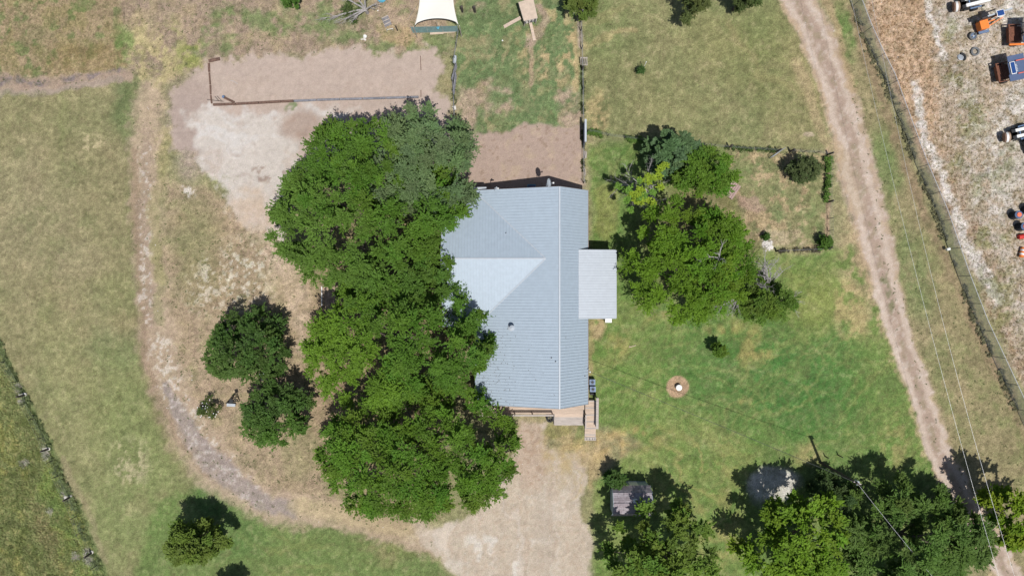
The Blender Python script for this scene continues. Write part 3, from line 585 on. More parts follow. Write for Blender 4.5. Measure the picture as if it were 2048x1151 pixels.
# cross gable, north and south slope
for sgn, ye in ((1, YCN), (-1, YCS)):
    ze = ZW; mb = MB(); slab = [(CW, CY, ZC), (XA, CY, ZC), (XW, ye, ze), (CW, ye, ze)]
    if sgn > 0: slab = slab[::-1]
    mb.slab(slab, .12)
    nn = int((XA - CW) / RS)
    for k in range(nn + 1):
        x = CW + (XA - CW) * k / nn
        t = 1.0 if x <= XW else (XA - x) / (XA - XW)
        if t > .03: mb.bar((x, CY, ZC + .03), (x, CY + (ye - CY) * t, ZC + (ze - ZC) * t + .03), .055, .08)
    mb.build('roof_slope', M['steel_roof'], house)
mb = MB(); mb.bar((XR, YS - .02, ZR + .06), (XR, YN + .02, ZR + .045), .15, .03); mb.build('ridge_cap', M['flash'], house)
mb = MB(); mb.bar((CW - .02, CY, ZC + .055), (XA, CY, ZC + .05), .14, .04); mb.build('ridge_cap', M['flash'], house)
for ye in (YCN, YCS):
    mb = MB(); mb.bar((XA, CY, ZC + .06), (XW, ye, ZW + .06), .10, .03); mb.build('valley_flashing', M['flash'], house)
mb = MB()
for a, b in [((XE + .03, YS, ZE - .05), (XE + .03, YN, ZE - .05)), ((CW - .03, YCS, ZW - .1), (CW - .03, CY, ZC - .1)), ((CW - .03, CY, ZC - .1), (CW - .03, YCN, ZW - .1)),
             ((XW, YS - .03, ZW - .08), (XR, YS - .03, ZR - .08)), ((XR, YS - .03, ZR - .08), (XE, YS - .03, ZE - .08)), ((XW, YN + .03, ZW - .08), (XR, YN + .03, ZR - .08)), ((XR, YN + .03, ZR - .08), (XE, YN + .03, ZE - .08))]:
    mb.bar(a, b, .05, .16)
mb.build('fascia', M['fascia'], house)
mb = MB(); WX0, WX1, WY0, WY1 = XW + .4, XE - .35, YS + .5, YN - .35
def gable(mb, y): mb.slab([], 0) if False else None
for y in (WY0, WY1):
    mb.add([(WX0, y, 0), (WX1, y, 0), (WX1, y, ZE + .0), (XR, y, ZR - .25), (WX0, y, zw(WX0) - .18), (WX0, y + .15, 0), (WX1, y + .15, 0), (WX1, y + .15, ZE), (XR, y + .15, ZR - .25), (WX0, y + .15, zw(WX0) - .18)],
           [(0, 1, 2, 3, 4), (9, 8, 7, 6, 5), (0, 5, 6, 1), (1, 6, 7, 2), (2, 7, 8, 3), (3, 8, 9, 4), (4, 9, 5, 0)])
mb.box((WX1 - .08, (WY0 + WY1) / 2 + .1, 1.35), (.15, WY1 - WY0 - .2, 2.7)); mb.box((WX0 + .08, (WY0 + WY1) / 2 + .1, 1.3), (.15, WY1 - WY0 - .2, 2.6))
mb.box((CW + .5, (YCN + YCS) / 2, 1.3), (.15, YCN - YCS - 1.0, 2.6)); mb.box(((CW + XW) / 2 + .4, YCN - .45, 1.3), (XW - CW - .2, .15, 2.6)); mb.box(((CW + XW) / 2 + .4, YCS + .45, 1.3), (XW - CW - .2, .15, 2.6))
mb.build('wall', M['wall'], house)
# round flue with cap
p = G(1024, 655, 4.6); zf = zw(p[0]); mb = MB(); mb.lathe((p[0], p[1], zf - .1), [(.16, 0), (.16, .75)], 14); vp_ = mb.build('vent_pipe', M['steel'], house)
mb = MB(); mb.lathe((p[0], p[1], zf + .65), [(.27, 0), (.27, .1), (.05, .22), (0.0, .23)], 16); mb.build('vent_cap', M['flash'], vp_)
mb = MB(); mb.lathe((p[0], p[1], zf + .0), [(.42, -.06), (.2, .1)], 14); mb.build('vent_flashing', M['flash'], house)
for px_, py_ in ((1012, 466), (1103, 715), (1111, 722), (1174, 757)):
    q = G(px_, py_, 5.0); zz = zw(q[0]) if q[0] < XR else ZR - (q[0] - XR) * (ZR - ZE) / (XE - XR)
    if px_ == 1012: zz = ZC - (q[1] - CY) * (ZC - ZW) / (YCN - CY)
    mb = MB(); mb.lathe((q[0], q[1], zz - .05), [(.13, 0), (.06, .06), (.05, .3)], 10); mb.lathe((q[0], q[1], zz + .25), [(.055, 0), (.02, .05)], 8); mb.build('vent_stack', M['steel'], house)
q = G(962, 378, 2.6); mb = MB(); mb.bar((q[0] - .75, q[1], 2.6), (q[0] + .55, q[1] + .03, 2.6), .36, .06); mb.bar((q[0] - .6, q[1] - .5, 2.2), (q[0] - .6, q[1], 2.57), .05, .05); mb.bar((q[0] + .4, q[1] - .5, 2.2), (q[0] + .4, q[1], 2.57), .05, .05); mb.build('awning', M['flash'], house)
# satellite dishes on the north gable
def dish(px_, py_, zc, r, label, az):
    c = G(px_, py_, zc); t = thing('satellite_dish', label, 'satellite dish', (c[0], c[1], zc - r - .3), 'dishes on the north gable')
    ax = np.array([cos(radians(az)) * .88, sin(radians(az)) * .88, .48]); ax /= np.linalg.norm(ax)
    mb = MB(); prof = [(.0, 0), (r * .35, r * .03), (r * .7, r * .12), (r, r * .25), (r, r * .28), (r * .7, r * .15), (r * .35, r * .06), (0, .03)]
    mb.lathe(c - ax * .05, prof, 20, ax); mb.build('reflector', M['flash'], t, True)
    fp = c + ax * r * 1.15 - np.array([0, 0, r * .35]); mb = MB(); mb.bar(c - np.array([0, 0, r * .8]), fp, .035, .035); mb.build('feed_arm', M['steel'], t)
    mb = MB(); mb.bar(fp - ax * .06, fp + ax * .08, .14, .08); mb.build('feed_horn', M['white'], t)
    mb = MB(); mb.tube(c - ax * .06, c - ax * .2 - np.array([0, 0, .1]), .04); mb.tube(c - ax * .2 - np.array([0, 0, .1]), (c[0] - ax[0] * .2, c[1] - .2, zc - r - .35), .03); mb.build('mast', M['steel'], t)
dish(1097, 366, 6.0, .46, 'large oval satellite dish beside the roof ridge on the north gable', 0)
dish(993, 376, 4.3, .15, 'tiny round dish on the north edge of the roof near the oak', -15)
# ------------------------------------------------------------------ patio roof
pr = thing('patio_cover', 'low metal patio roof standing against the east side of the house', 'patio roof', (8.8, .4, 0))
px0, px1, py0, py1 = G(1157, 500, 3.7)[0], G(1232, 500, 3.1)[0], G(1200, 636, 3.4)[1], G(1200, 500, 3.4)[1]
z0, z1 = 3.72, 3.15; mb = MB(); mb.slab([(px0, py0, z0), (px1, py0, z1), (px1, py1, z1), (px0, py1, z0)], .06)
n = 26
for k in range(n + 1):
    y = py0 + .03 + (py1 - py0 - .06) * k / n; mb.bar((px0, y, z0 + .014), (px1, y, z1 + .02), .06, .05)
mb.build('roof_sheet', M['patio_roof'], pr)
mb = MB(); mb.bar((px0, py0 - .03, z0 - .03), (px1, py0 - .03, z1 - .03), .05, .12); mb.bar((px0, py1 + .03, z0 - .03), (px1, py1 + .03, z1 - .03), .05, .12); mb.bar((px1 + .03, py0, z1 - .04), (px1 + .03, py1, z1 - .04), .05, .12); mb.build('fascia', M['flash'], pr)
for y in (py0 + .15, (py0 + py1) / 2, py1 - .15):
    mb = MB(); mb.box((px1 - .15, y, 1.52), (.12, .12, 3.04)); mb.build('post', M['greywood'], pr)
mb = MB(); mb.bar((px1 - .15, py0 + .1, z1 - .16), (px1 - .15, py1 - .1, z1 - .16), .1, .18); mb.build('beam', M['greywood'], pr)
q = G(1217, 640, 1.0); mb = MB(); mb.box((q[0], q[1], .5), (.62, .42, .9)); mb.box((q[0], q[1], .98), (.68, .48, .07)); mb.box((q[0], q[1] - .1, 1.03), (.3, .05, .03)); solo(mb, 'white_box', M['white'], 'white storage box at the south edge of the patio roof', 'storage box', (q[0], q[1], 0))
q = G(1233, 505); mb = MB(); mb.box((q[0], q[1], .45), (.08, .08, .9)); mb.box((q[0], q[1], .92), (.12, .12, .04)); solo(mb, 'post', M['tpost'], 'short dark post at the north east corner of the patio roof', 'post', (q[0], q[1], 0))
# ------------------------------------------------------------------ deck, steps, ramp
dk = thing('deck', 'pale wooden deck with railing along the south end of the house', 'deck', (2.5, -12.5, 0))
DX0, DX1, DY0, DY1, DZ = -3.4, 7.55, -13.15, -11.3, .6
nbd = 13; bw = (DY1 - DY0) / nbd
for k in range(nbd):
    mb = MB(); mb.box(((DX0 + DX1) / 2, DY0 + bw * (k + .5), DZ - .02), (DX1 - DX0, bw - .02, .04)); mb.build('board', M['deck'], dk)
mb = MB(); mb.box(((DX0 + DX1) / 2, DY0 + .05, .3), (DX1 - DX0, .05, .5)); mb.box(((DX0 + DX1) / 2, DY1 - .05, .3), (DX1 - DX0, .05, .5)); mb.build('joist', M['greywood'], dk)
RZ = DZ + .95; RXE = G(1107, 831, RZ)[0]
mb = MB(); mb.box(((DX0 + RXE) / 2, DY0 + .02, RZ), (RXE - DX0, .16, .05)); mb.build('handrail', M['greywood'], dk)
mb = MB(); mb.box(((DX0 + RXE) / 2, DY0 + .02, DZ + .5), (RXE - DX0, .05, .09)); mb.build('mid_rail', M['greywood'], dk)
x = DX0 + .06
pm = MB(); pm.box((0, 0, .72), (.10, .10, 1.6)); pmo = pm.build('post', M['greywood']); pme = pmo.data; bpy.data.objects.remove(pmo)
for x in (DX0 + .1, DX0 + 1.9, DX0 + 3.7, G(1065, 830, 1)[0], RXE - .06): part_at('post', pme, dk, (x, DY0 + .02, .02))
# wide steps
SX0, SX1 = G(1109, 840)[0], G(1166, 840)[0]
for k, (ya, yb, zz, mm) in enumerate([(DY0 - .02, DY0 - .34, .46, 'deck'), (DY0 - .36, DY0 - .64, .33, 'greywood'), (DY0 - .66, DY0 - 1.25, .2, 'greywood')]):
    mb = MB(); mb.box(((SX0 + SX1) / 2, (ya + yb) / 2, zz - .025), (SX1 - SX0, abs(yb - ya), .05)); mb.build('step', M[mm], dk)
for sx_ in (SX0 - .05, SX1 + .05): mb = MB(); mb.box((sx_, DY0 - .6, .2), (.06, 1.2, .4)); mb.build('stringer', M['greywood'], dk)
# ramp with rails
rmp = thing('ramp', 'wooden access ramp with side rails at the south east corner of the deck', 'ramp', (8.2, -14, 0))
RX0, RX1 = G(1170, 840, .4)[0], G(1192, 840, .4)[0]; ry_top = -11.35; ry_land = -13.1; ry_end = G(1180, 872, .05)[1]
mb = MB()
yy = ry_top + .0; k = 0; y = G(1180, 800, .6)[1]
while y > ry_end:
    zz = DZ if y > ry_land else DZ - (ry_land - y) / (ry_land - ry_end) * (DZ - .05)
    b = MB(); b.box(((RX0 + RX1) / 2 + .0, y - .07, zz - .02), (RX1 - RX0, .125, .04)); b.build('board', M['deck'] if k % 5 else M['greywood'], rmp); y -= .145; k += 1
mb = MB(); mb.bar((RX0 + .05, -11.9, .45), (RX0 + .05, ry_land, .45), .05, .2); mb.bar((RX0 + .05, ry_land, .45), (RX0 + .05, ry_end, .0), .05, .14); mb.bar((RX1 - .05, -11.9, .45), (RX1 - .05, ry_land, .45), .05, .2); mb.bar((RX1 - .05, ry_land, .45), (RX1 - .05, ry_end, .0), .05, .14); mb.build('joist', M['greywood'], rmp)
for xx, ya, yb, wd in ((RX1 + .02, G(1190, 795, 1.5)[1], G(1190, 857, 1.2)[1], .26), (RX0 - .02, G(1170, 828, 1.3)[1], G(1170, 856, 1.2)[1], .12)):
    za = DZ + .95; zb = za - .28; mb = MB(); mb.bar((xx, ya, za), (xx, yb, zb), wd, .05); mb.build('handrail', M['greywood'], rmp)
    mb = MB(); mb.bar((xx, ya, za - .45), (xx, yb, zb - .4), .05, .1); mb.build('mid_rail', M['greywood'], rmp)
    for t in (0.03, .33, .66, .97):
        yq = ya + (yb - ya) * t; mb = MB(); mb.box((xx, yq, (za - .05 - .3 * t) / 2), (.1, .1, za - .05 - .3 * t)); mb.build('post', M['greywood'], rmp)
q0, q1 = G(1169, 873), G(1192, 880); mb = MB(); mb.box(((q0[0] + q1[0]) / 2, (q0[1] + q1[1]) / 2, .03), (q1[0] - q0[0], .36, .06)); mb.build('toe_board', M['greywood'], rmp)
for t in (.2, .45, .7, .9): mb = MB(); mb.box((q0[0] + (q1[0] - q0[0]) * t, (q0[1] + q1[1]) / 2 - .02, .065), (.06, .2, .02)); mb.build('bracket', M['dark'], rmp)
# things by the east wall
for k, (px_, py_, lb) in enumerate([(1185, 764, 'northern of two blue grey condensers between the house wall and ramp'), (1186, 778, 'southern of two blue grey condensers next to the ramp top')]):
    q = G(px_, py_, .9); t = thing('air_conditioner', lb, 'air conditioner', (q[0], q[1], 0), 'condensers by the east wall')
    mb = MB(); mb.box((q[0], q[1], .42), (.6, .56, .84)); cs_ = mb.build('casing', M['condenser'], t)
    mb = MB(); mb.lathe((q[0], q[1], .84), [(.23, 0), (.24, .03), (.20, .04), (.19, .01)], 16); mb.build('fan_guard', M['condenser'], cs_)
    mb = MB(); mb.lathe((q[0], q[1], .845), [(.18, 0), (.05, .03), (0, .035)], 12)
    mb.build('fan', M['dark'], cs_)
    mb = MB()
    for s_ in range(5): mb.box((q[0] + .303, q[1], .15 + s_ * .14), (.01, .5, .05))
    mb.build('grille', M['dark'], cs_)
q = G(1186, 787, .3); mb = MB(); mb.box((q[0], q[1], .2), (.6, .2, .4)); mb.box((q[0], q[1], .42), (.5, .15, .05)); solo(mb, 'utility_box', M['black'], 'low black box between the condensers and the ramp landing', 'box', (q[0], q[1], 0))
q = G(1180, 743, 3.4); mb = MB(); mb.tube((q[0], q[1], 1.2), (q[0], q[1], 3.5), .035); mb.lathe((q[0], q[1], 3.45), [(.07, 0), (.09, .08), (.03, .16)], 8); mb.box((q[0] + .02, q[1], 1.4), (.12, .25, .4)); solo(mb, 'service_mast', M['white'], 'white electric service mast at the east eave where the wire lands', 'mast', (q[0], q[1], 1.2))
def wheel(px_, py_, z, r, label, tyre=True, flat=True, group=None):
    q = G(px_, py_, z); t = thing('wheel', label, 'wheel', (q[0], q[1], 0), group); a = (0, 0, 1) if flat else (.2, .3, .9)
    mb = MB(); n = 18; prof = [(r * .62, -.09), (r * .9, -.1), (r, -.05), (r, .05), (r * .9, .1), (r * .62, .09), (r * .58, 0), (r * .62, -.09)]
    mb.lathe((q[0], q[1], z), prof, n, a); mb.f = [f for f in mb.f if len(f) == 4]; mb.build('tyre', M['tyre'] if tyre else M['black'], t, True)
    return t, q
t, q = wheel(1100, 836, .35, .42, 'black wheel lying under the deck rail beside the steps', False)
mb = MB()
for k in range(5): mb.bar(q, (q[0] + .3 * cos(k * 1.257), q[1] + .3 * sin(k * 1.257), q[2]), .05, .03)
mb.build('spoke', M['dark'], t)
q = G(1063, 373, .3); t = thing('tub', 'blue plastic tub in the shadow of the north gable', 'tub', (q[0], q[1], 0))
mb = MB(); mb.box((q[0], q[1] - .1, .2), (.78, .5, .4)); mb.build('basin', M['navy'], t); mb = MB()
for sx in (-1, 1): mb.box((q[0] + sx * .4, q[1] - .1, .43), (.06, .6, .06))
for sy in (-1, 1): mb.box((q[0], q[1] - .1 + sy * .28, .43), (.74, .06, .06))
mb.build('rim', M['aqua'], t)

# ------------------------------------------------------------------ trees
tree('oak_tree', 'huge round green oak north west of the house over the pale apron', 730, 418, 196, 192, 9.6, 3.0, LG, 1, hue=.18, c2=(.105, .190, .030), c2ang=220, rough=.07)
tree('oak_tree', 'grey green oak whose crown touches the north west corner of the roof', 838, 325, 122, 118, 9.6, 3.5, GG, 22, hue=.12, rough=.07, slot=.6)
tree('oak_tree', 'broad green oak west of the house, middle one of the western crowns', 792, 690, 200, 132, 10.2, 3.2, LG, 3, hue=.18, c2=(.130, .235, .022), c2ang=200, rough=.07)
tree('oak_tree', 'southernmost broad oak of the western row beside the pink driveway', 836, 905, 206, 148, 9.0, 2.8, (.100, .192, .020), 4, hue=.2, rough=.07)
tree('oak_tree', 'smaller oak filling the gap between the two large crowns beside the cross gable', 800, 560, 110, 70, 8.0, 3.0, (.088, .17, .026), 41, hue=.15, rough=.1)
tree('young_oak', 'northern of two medium dark oaks inside the track loop', 486, 697, 84, 80, 6.2, 1.6, DG, 5, hue=.14, slot=.5, c2=(.09, .155, .034), c2ang=240, br=.9, sp=1.0, twigs=20, per=12, Lf=.26, Wf=.11)
tree('young_oak', 'southern of two medium dark oaks inside the track loop', 547, 828, 68, 76, 5.6, 1.6, DG, 6, hue=.14, slot=.5, c2=(.082, .165, .026), c2ang=270, br=.9, sp=1.0, twigs=20, per=12, Lf=.26, Wf=.11)
tree('small_tree', 'yellow green small tree on the south west lawn casting a dark shadow', 386, 1088, 60, 48, 5.6, 2.2, (.125, .185, .032), 7, br=.8, sp=.95, Lf=.26, Wf=.12, rough=.2, gap=.0)
tree('small_tree', 'little tree at the bottom edge whose shadow shows beside the south west lawn', 446, 1232, 46, 42, 5.6, 2.6, (.07, .10, .025), 8, br=.8, sp=.95, rough=.2)
tree('pecan_tree', 'spreading bright green tree at the bottom edge behind the shed', 1318, 1124, 130, 104, 8.2, 4.0, (.120, .195, .028), 9, br=1.05, sp=1.3, rough=.24, gap=.06, twigs=20, Lf=.30, Wf=.16, hue=.2)
tree('pecan_tree', 'lime green tree left in the big clump at the bottom right', 1598, 1098, 114, 108, 8.1, 3.5, (.130, .225, .018), 10, br=1.05, sp=1.25, rough=.16, gap=.0, twigs=20, Lf=.30, Wf=.16, hue=.2)
tree('willow_tree', 'large feathery tree right in the bottom right clump beside the dirt road', 1832, 1086, 160, 124, 6.6, 2.4, (.100, .172, .034), 11, rough=.12, gap=.05, hue=.16, Lf=.38, Wf=.10)
tree('pecan_tree', 'small dark tree in the shade at the back of the bottom right clump', 1672, 984, 62, 38, 3.2, 1.2, (.06, .10, .03), 12, br=.9, sp=1.1, rough=.2, gap=.1)
tree('pecan_tree', 'bright tree cut off by the right edge beyond the dirt road', 2044, 1040, 70, 66, 7.6, 4.0, (.155, .235, .016), 13, br=.95, sp=1.15, rough=.24, gap=.06, twigs=20, Lf=.30, Wf=.16, hue=.2)
tree('elm_tree', 'large rounded bright green tree south of the garden enclosure', 1386, 522, 140, 122, 8.6, 3.2, (.105, .200, .016), 14, hue=.2, rough=.09, slot=.7, c2=(.125, .225, .018), c2ang=200)
tree('magnolia_tree', 'small glossy blue green tree on the garden north fence', 1344, 298, 48, 44, 5.6, 2.2, (.10, .175, .07), 15, br=.75, sp=.9, Lf=.32, Wf=.18, rough=.15, hue=.14)
tree('elm_tree', 'medium dense green tree right of the glossy blue green one', 1412, 346, 68, 52, 6.0, 2.4, (.10, .19, .02), 16, br=.9, sp=1.05, hue=.18, rough=.12)
tree('elm_tree', 'thin green tree with dead grey limbs at the south east of the large rounded one', 1538, 602, 68, 42, 4.8, 1.4, (.10, .175, .024), 17, br=.85, sp=1.0, gap=.05, hue=.2, rough=.2)
tree('round_shrub', 'small round green tree alone on the east lawn', 1438, 701, 15, 15, 2.0, .9, (.095, .165, .02), 18, 'shrub', br=.42, sp=.5, twigs=16, per=9, Lf=.22, Wf=.11)
tree('round_shrub', 'olive green bush in the north east corner of the garden', 1612, 338, 36, 26, 3.4, .8, (.085, .115, .042), 19, 'shrub', br=.6, sp=.62, twigs=18, per=10, Lf=.2, Wf=.09, rough=.1)
tree('small_tree', 'small tree at the top edge standing over the wooden fence', 1164, 2, 36, 28, 4.6, 2.0, (.12, .165, .035), 20, br=.7, sp=.85, rough=.2, gap=.1)
tree('small_tree', 'thin brownish tree at the top edge over the north lawn', 1397, 4, 30, 36, 5.2, 2.4, (.105, .13, .04), 21, br=.65, sp=.9, rough=.25, gap=.25)
tree('small_tree', 'little green tree cut off by the top edge right of the thin brownish one', 1492, -10, 34, 20, 4.8, 2.2, (.075, .105, .03), 22, br=.65, sp=.9, rough=.2, gap=.15)
tree('round_shrub', 'bright green bush cut off by the top edge above the bare pad', 582, -4, 21, 20, 1.8, .5, (.085, .170, .030), 23, 'shrub', br=.5, sp=.6, twigs=16, per=9, Lf=.2, Wf=.1)
tree('climber_shrub', 'dark leafy climber sprawling over the north west corner of the shed', 1234, 960, 24, 15, 3.0, .8, (.06, .12, .026), 24, 'shrub', br=.6, sp=.6, twigs=14, per=9, Lf=.34, Wf=.12, rough=.25)
tree('garden_bush', 'green vine bush at the south east corner post of the garden', 1650, 485, 12, 15, 1.6, .4, (.075, .145, .022), 25, 'shrub', br=.4, sp=.42, twigs=14, per=8, Lf=.18, Wf=.1)
tree('garden_bush', 'small green bush above the white stone heap by the garden', 1532, 474, 8, 7, .9, .2, (.055, .115, .020), 26, 'shrub', br=.3, sp=.35, twigs=12, per=7, Lf=.16, Wf=.08)
o = tree('rose_bush', 'flowering bush with white blossoms left of the black metal tower', 416, 818, 22, 22, 1.5, .4, (.080, .115, .028), 27, 'shrub', br=.42, sp=.62, twigs=10, per=7, Lf=.17, Wf=.09, gap=.1, rough=.3)
rng = np.random.RandomState(5); mb = MB()
for k in range(26):
    a, r = rng.rand() * 6.28, rng.rand() ** .5 * 1.1; c_ = np.array(o.location) + np.array([cos(a) * r, sin(a) * r, 1.2 + .4 * rng.rand() - .3 * r])
    mb.lathe(c_, [(.0, 0), (.06, .03), (.05, .07), (0, .08)], 6)
mb.build('blossom', M['white'], [c for c in o.children if c.name.startswith('crown')][0])
q = G(1280, 140); tree('sapling', 'young sapling beside its stake on the north lawn', 1281, 140, 6, 8, 1.2, .3, (.060, .120, .03), 28, 'sapling', br=.28, sp=.3, twigs=10, per=8, Lf=.15, Wf=.07, trunk_r=.03)
q = G(1285, 140); q2 = G(1295, 121, 1.6); mb = MB(); mb.tube((q[0], q[1], 0), (q[0] + .05, q[1] + .25, 1.7), .025, .025); mb.tube((q[0] + .045, q[1] + .22, 1.45), (q[0] + .055, q[1] + .28, 1.85), .045, .045); solo(mb, 'stake', M['white'], 'white tipped stake beside the sapling on the north lawn', 'stake', (q[0], q[1], 0))

# dead wood
def dead(mb, base, dirv, length, r, rng, depth, spread=.5, curl=.25):
    p = np.array(base, float); d = unit(np.array(dirv, float)); seg = 4
    for k in range(seg):
        d = unit(d + rng.normal(size=3) * curl * .5); q = p + d * length / seg; mb.tube(p, q, r, r * .82, 4 if r < .04 else 5, False); r *= .82
        if depth > 0 and k > 0:
            for _ in range(2 if depth > 1 else 3):
                dd = unit(d + rng.normal(size=3) * spread * 1.3); dd[2] = dd[2] * .7; dead(mb, q, dd, length * (.26 + .2 * rng.rand()), r * .6, rng, depth - 1, spread, curl)
        p = q
def deadtree(label, px_, py_, tips, r0, h, seed, depth=2, m_='dead', leaf=None, spread=.5, name='dead_tree', cat='dead tree'):
    rng = np.random.RandomState(seed); b = G(px_, py_); t = thing(name, label, cat, (b[0], b[1], 0)); mb = MB()
    fk = b + np.array([0, 0, h]); mb.tube(b - (0, 0, .05), fk, r0, r0 * .8, 7); mb.build('trunk', M[m_], t)
    mb = MB()
    for tx, ty, tz in tips:
        e = G(tx, ty, tz); v_ = e - fk; dead(mb, fk, v_, np.linalg.norm(v_) * .86, r0 * .5, rng, depth, spread)
    mb.build('branches', M[m_], t)
    return t, rng
t, rng = deadtree('half dead tree with grey branches and lime yellow leaf tufts west of the elms', 1296, 395, [(1243, 345, 3.4), (1262, 335, 3.8), (1285, 330, 4.2), (1246, 380, 3.8), (1256, 400, 4), (1288, 420, 4), (1318, 405, 4), (1318, 350, 4.4), (1300, 342, 4.5), (1275, 355, 4.8)], .16, 1.8, 31)
bc = []; 
for k in range(40):
    u_, v_ = [(1262, 380), (1278, 392), (1270, 398), (1292, 372), (1300, 350), (1322, 345), (1318, 372), (1285, 385), (1308, 382), (1275, 404), (1298, 396), (1312, 360)][k % 12]
    bc.append(G(u_ + rng.normal() * 10, v_ + rng.normal() * 9, 5.3 + rng.normal() * .4))
bc = np.array(bc); cd = unit(bc - G(1290, 380, 3)); V_, F_, bi = bough_leaves(bc, np.full(len(bc), .42), cd, rng, 14, 8, .22, .13)
lc = np.array((.24, .33, .03))[None] * (1 + .5 * (rng.rand(len(bi), 1) - .5)) * np.where((bi % 3 == 0)[:, None], np.array([[.55, .75, 1.3]]), 1.0)
fastmesh('leaf_tufts', V_, F_, M['leaf'], np.repeat(lc, 4, 0), t)
deadtree('bare grey snag with dense twigs between the round tree and garden fence', 1524, 575, [(1515, 525, 4.5), (1532, 520, 5), (1548, 522, 5), (1560, 535, 4.6), (1520, 545, 5), (1540, 540, 5.4), (1566, 548, 4), (1505, 535, 4)], .16, 1.6, 32, 2, spread=.4)
deadtree('bleached dead limbs reaching east from the thin green tree', 1552, 600, [(1585, 600, 3.6), (1600, 592, 3.4), (1602, 605, 3), (1598, 618, 2.6), (1590, 612, 3), (1592, 596, 3.2)], .12, 2.6, 33, 2, spread=.25)
deadtree('bleached dead limbs hanging at the south edge of the large round tree', 1462, 585, [(1440, 618, 4), (1420, 622, 3.6), (1455, 622, 4), (1470, 618, 3.8), (1430, 605, 4.6), (1410, 632, 3), (1475, 605, 4.2)], .12, 3.6, 34, 2, spread=.3)
deadtree('bare forked branch standing out of the top of the large round tree', 1392, 522, [(1408, 502, 9.7), (1440, 490, 9.7), (1444, 512, 9.8), (1440, 536, 9.4), (1452, 518, 9.6)], .11, 8.2, 35, 1, spread=.2)
deadtree('gnarled grey dead tree lying at the top left of the sail', 735, 26, [(652, 38, 1.2), (668, 30, 2.0), (690, -10, 3.5), (702, -20, 2.6), (714, -25, 3.6), (760, 8, 2.2), (700, 40, 1.0)], .20, .9, 36, 2, spread=.3)
tree('round_shrub', 'low green regrowth under the gnarled dead tree', 705, 22, 24, 18, 1.0, .2, (.08, .12, .035), 37, 'shrub', br=.4, sp=.55, twigs=9, per=6, Lf=.2, Wf=.08, gap=.3)

# ------------------------------------------------------------------ shed
sx0, sx1 = G(1226, 1000, 2.9)[0], G(1304, 1000, 2.9)[0]
t = thing('shed', 'small gambrel roofed shed with grey shingles and pale blue walls', 'shed', ((sx0 + sx1) / 2, -21.8, 0))
ys = [-20.24, -20.72, -21.76, -22.8, -23.28]; zs = [2.0, 2.9, 3.35, 2.9, 2.0]
for i in range(4):
    rows = 5 if i in (0, 3) else 6; a = np.array([ys[i], zs[i]]); b = np.array([ys[i + 1], zs[i + 1]])
    if i < 2: a, b = b, a                      # a = upper edge
    rg = np.random.RandomState(i); mb = MB()
    sl = MB(); sl.bar((sx0, 0, 0), (sx1, 0, 0), .01, .01)
    for r_ in range(rows):
        p = a + (b - a) * (r_ / rows); q = a + (b - a) * ((r_ + 1.08) / rows); nrm = np.array([-(q - p)[1], (q - p)[0]]); nrm /= np.linalg.norm(nrm); nrm = nrm if nrm[1] > 0 else -nrm
        x = sx0 - .3 * rg.rand()
        while x < sx1 - .01:
            xe = min(x + .55 + .12 * rg.rand(), sx1); xs = max(x, sx0)
            lift = .012 + .012 * rg.rand(); p1 = p + nrm * .004; q1 = q + nrm * (lift + .02)
            if xe - xs > .05:
                vs = [(xs, p1[0], p1[1]), (xe - .012, p1[0], p1[1]), (xe - .012, q1[0], q1[1]), (xs, q1[0], q1[1])]; q2_ = q + nrm * -.01
                vs += [(xs, p1[0], p1[1] - .03), (xe - .012, p1[0], p1[1] - .03), (xe - .012, q2_[0], q2_[1]), (xs, q2_[0], q2_[1])]
                mb2 = MB(); mb2.add(vs, [(0, 1, 2, 3), (7, 6, 5, 4), (0, 4, 5, 1), (1, 5, 6, 2), (2, 6, 7, 3), (3, 7, 4, 0)]); mb2.build('shingle', M['shingle'] if rg.rand() > .35 else M['shingle2'], t)
            x = xe
mb = MB(); prof = list(zip(ys, zs))
for x in (sx0 + .12, sx1 - .12):
    lo = [(x, ys[0] - .1, 0)] + [(x, y + (.0 if j not in (0, 4) else (-.1 if j == 0 else .1)), z - .06) for j, (y, z) in enumerate(prof)] + [(x, ys[4] + .1, 0)]
    hi = [(p[0] + .06, p[1], p[2]) for p in lo]; n = len(lo); mb.add(lo + hi, [tuple(range(n)), tuple(range(2 * n - 1, n - 1, -1))] + [(i, (i + 1) % n, n + (i + 1) % n, n + i) for i in range(n)])
mb.box(((sx0 + sx1) / 2, ys[0] - .1, .98), (sx1 - sx0 - .24, .06, 1.96)); mb.box(((sx0 + sx1) / 2, ys[4] + .1, .98), (sx1 - sx0 - .24, .06, 1.96)); mb.build('wall', M['shedwall'], t)
mb = MB()
for x in (sx0 - .02, sx1 + .02):
    for i in range(4): mb.bar((x, ys[i], zs[i] - .02), (x, ys[i + 1], zs[i + 1] - .02), .04, .1)
mb.build('trim', M['shedwall'], t)
mb = MB(); mb.bar((sx0, ys[2], zs[2] + .03), (sx1, ys[2], zs[2] + .03), .22, .03); mb.build('ridge_cap', M['shingle2'], t)
q = G(1270, 1000, 3.2); mb = MB(); mb.box((q[0], q[1], 3.24), (.36, .36, .16)); mb.box((q[0], q[1], 3.34), (.42, .42, .05)); mb.build('roof_vent', M['white'], t)
mb = MB(); mb.box(((sx0 + sx1) / 2 + .4, ys[0] - .06, .9), (.9, .03, 1.7)); mb.build('door', M['white'], t)

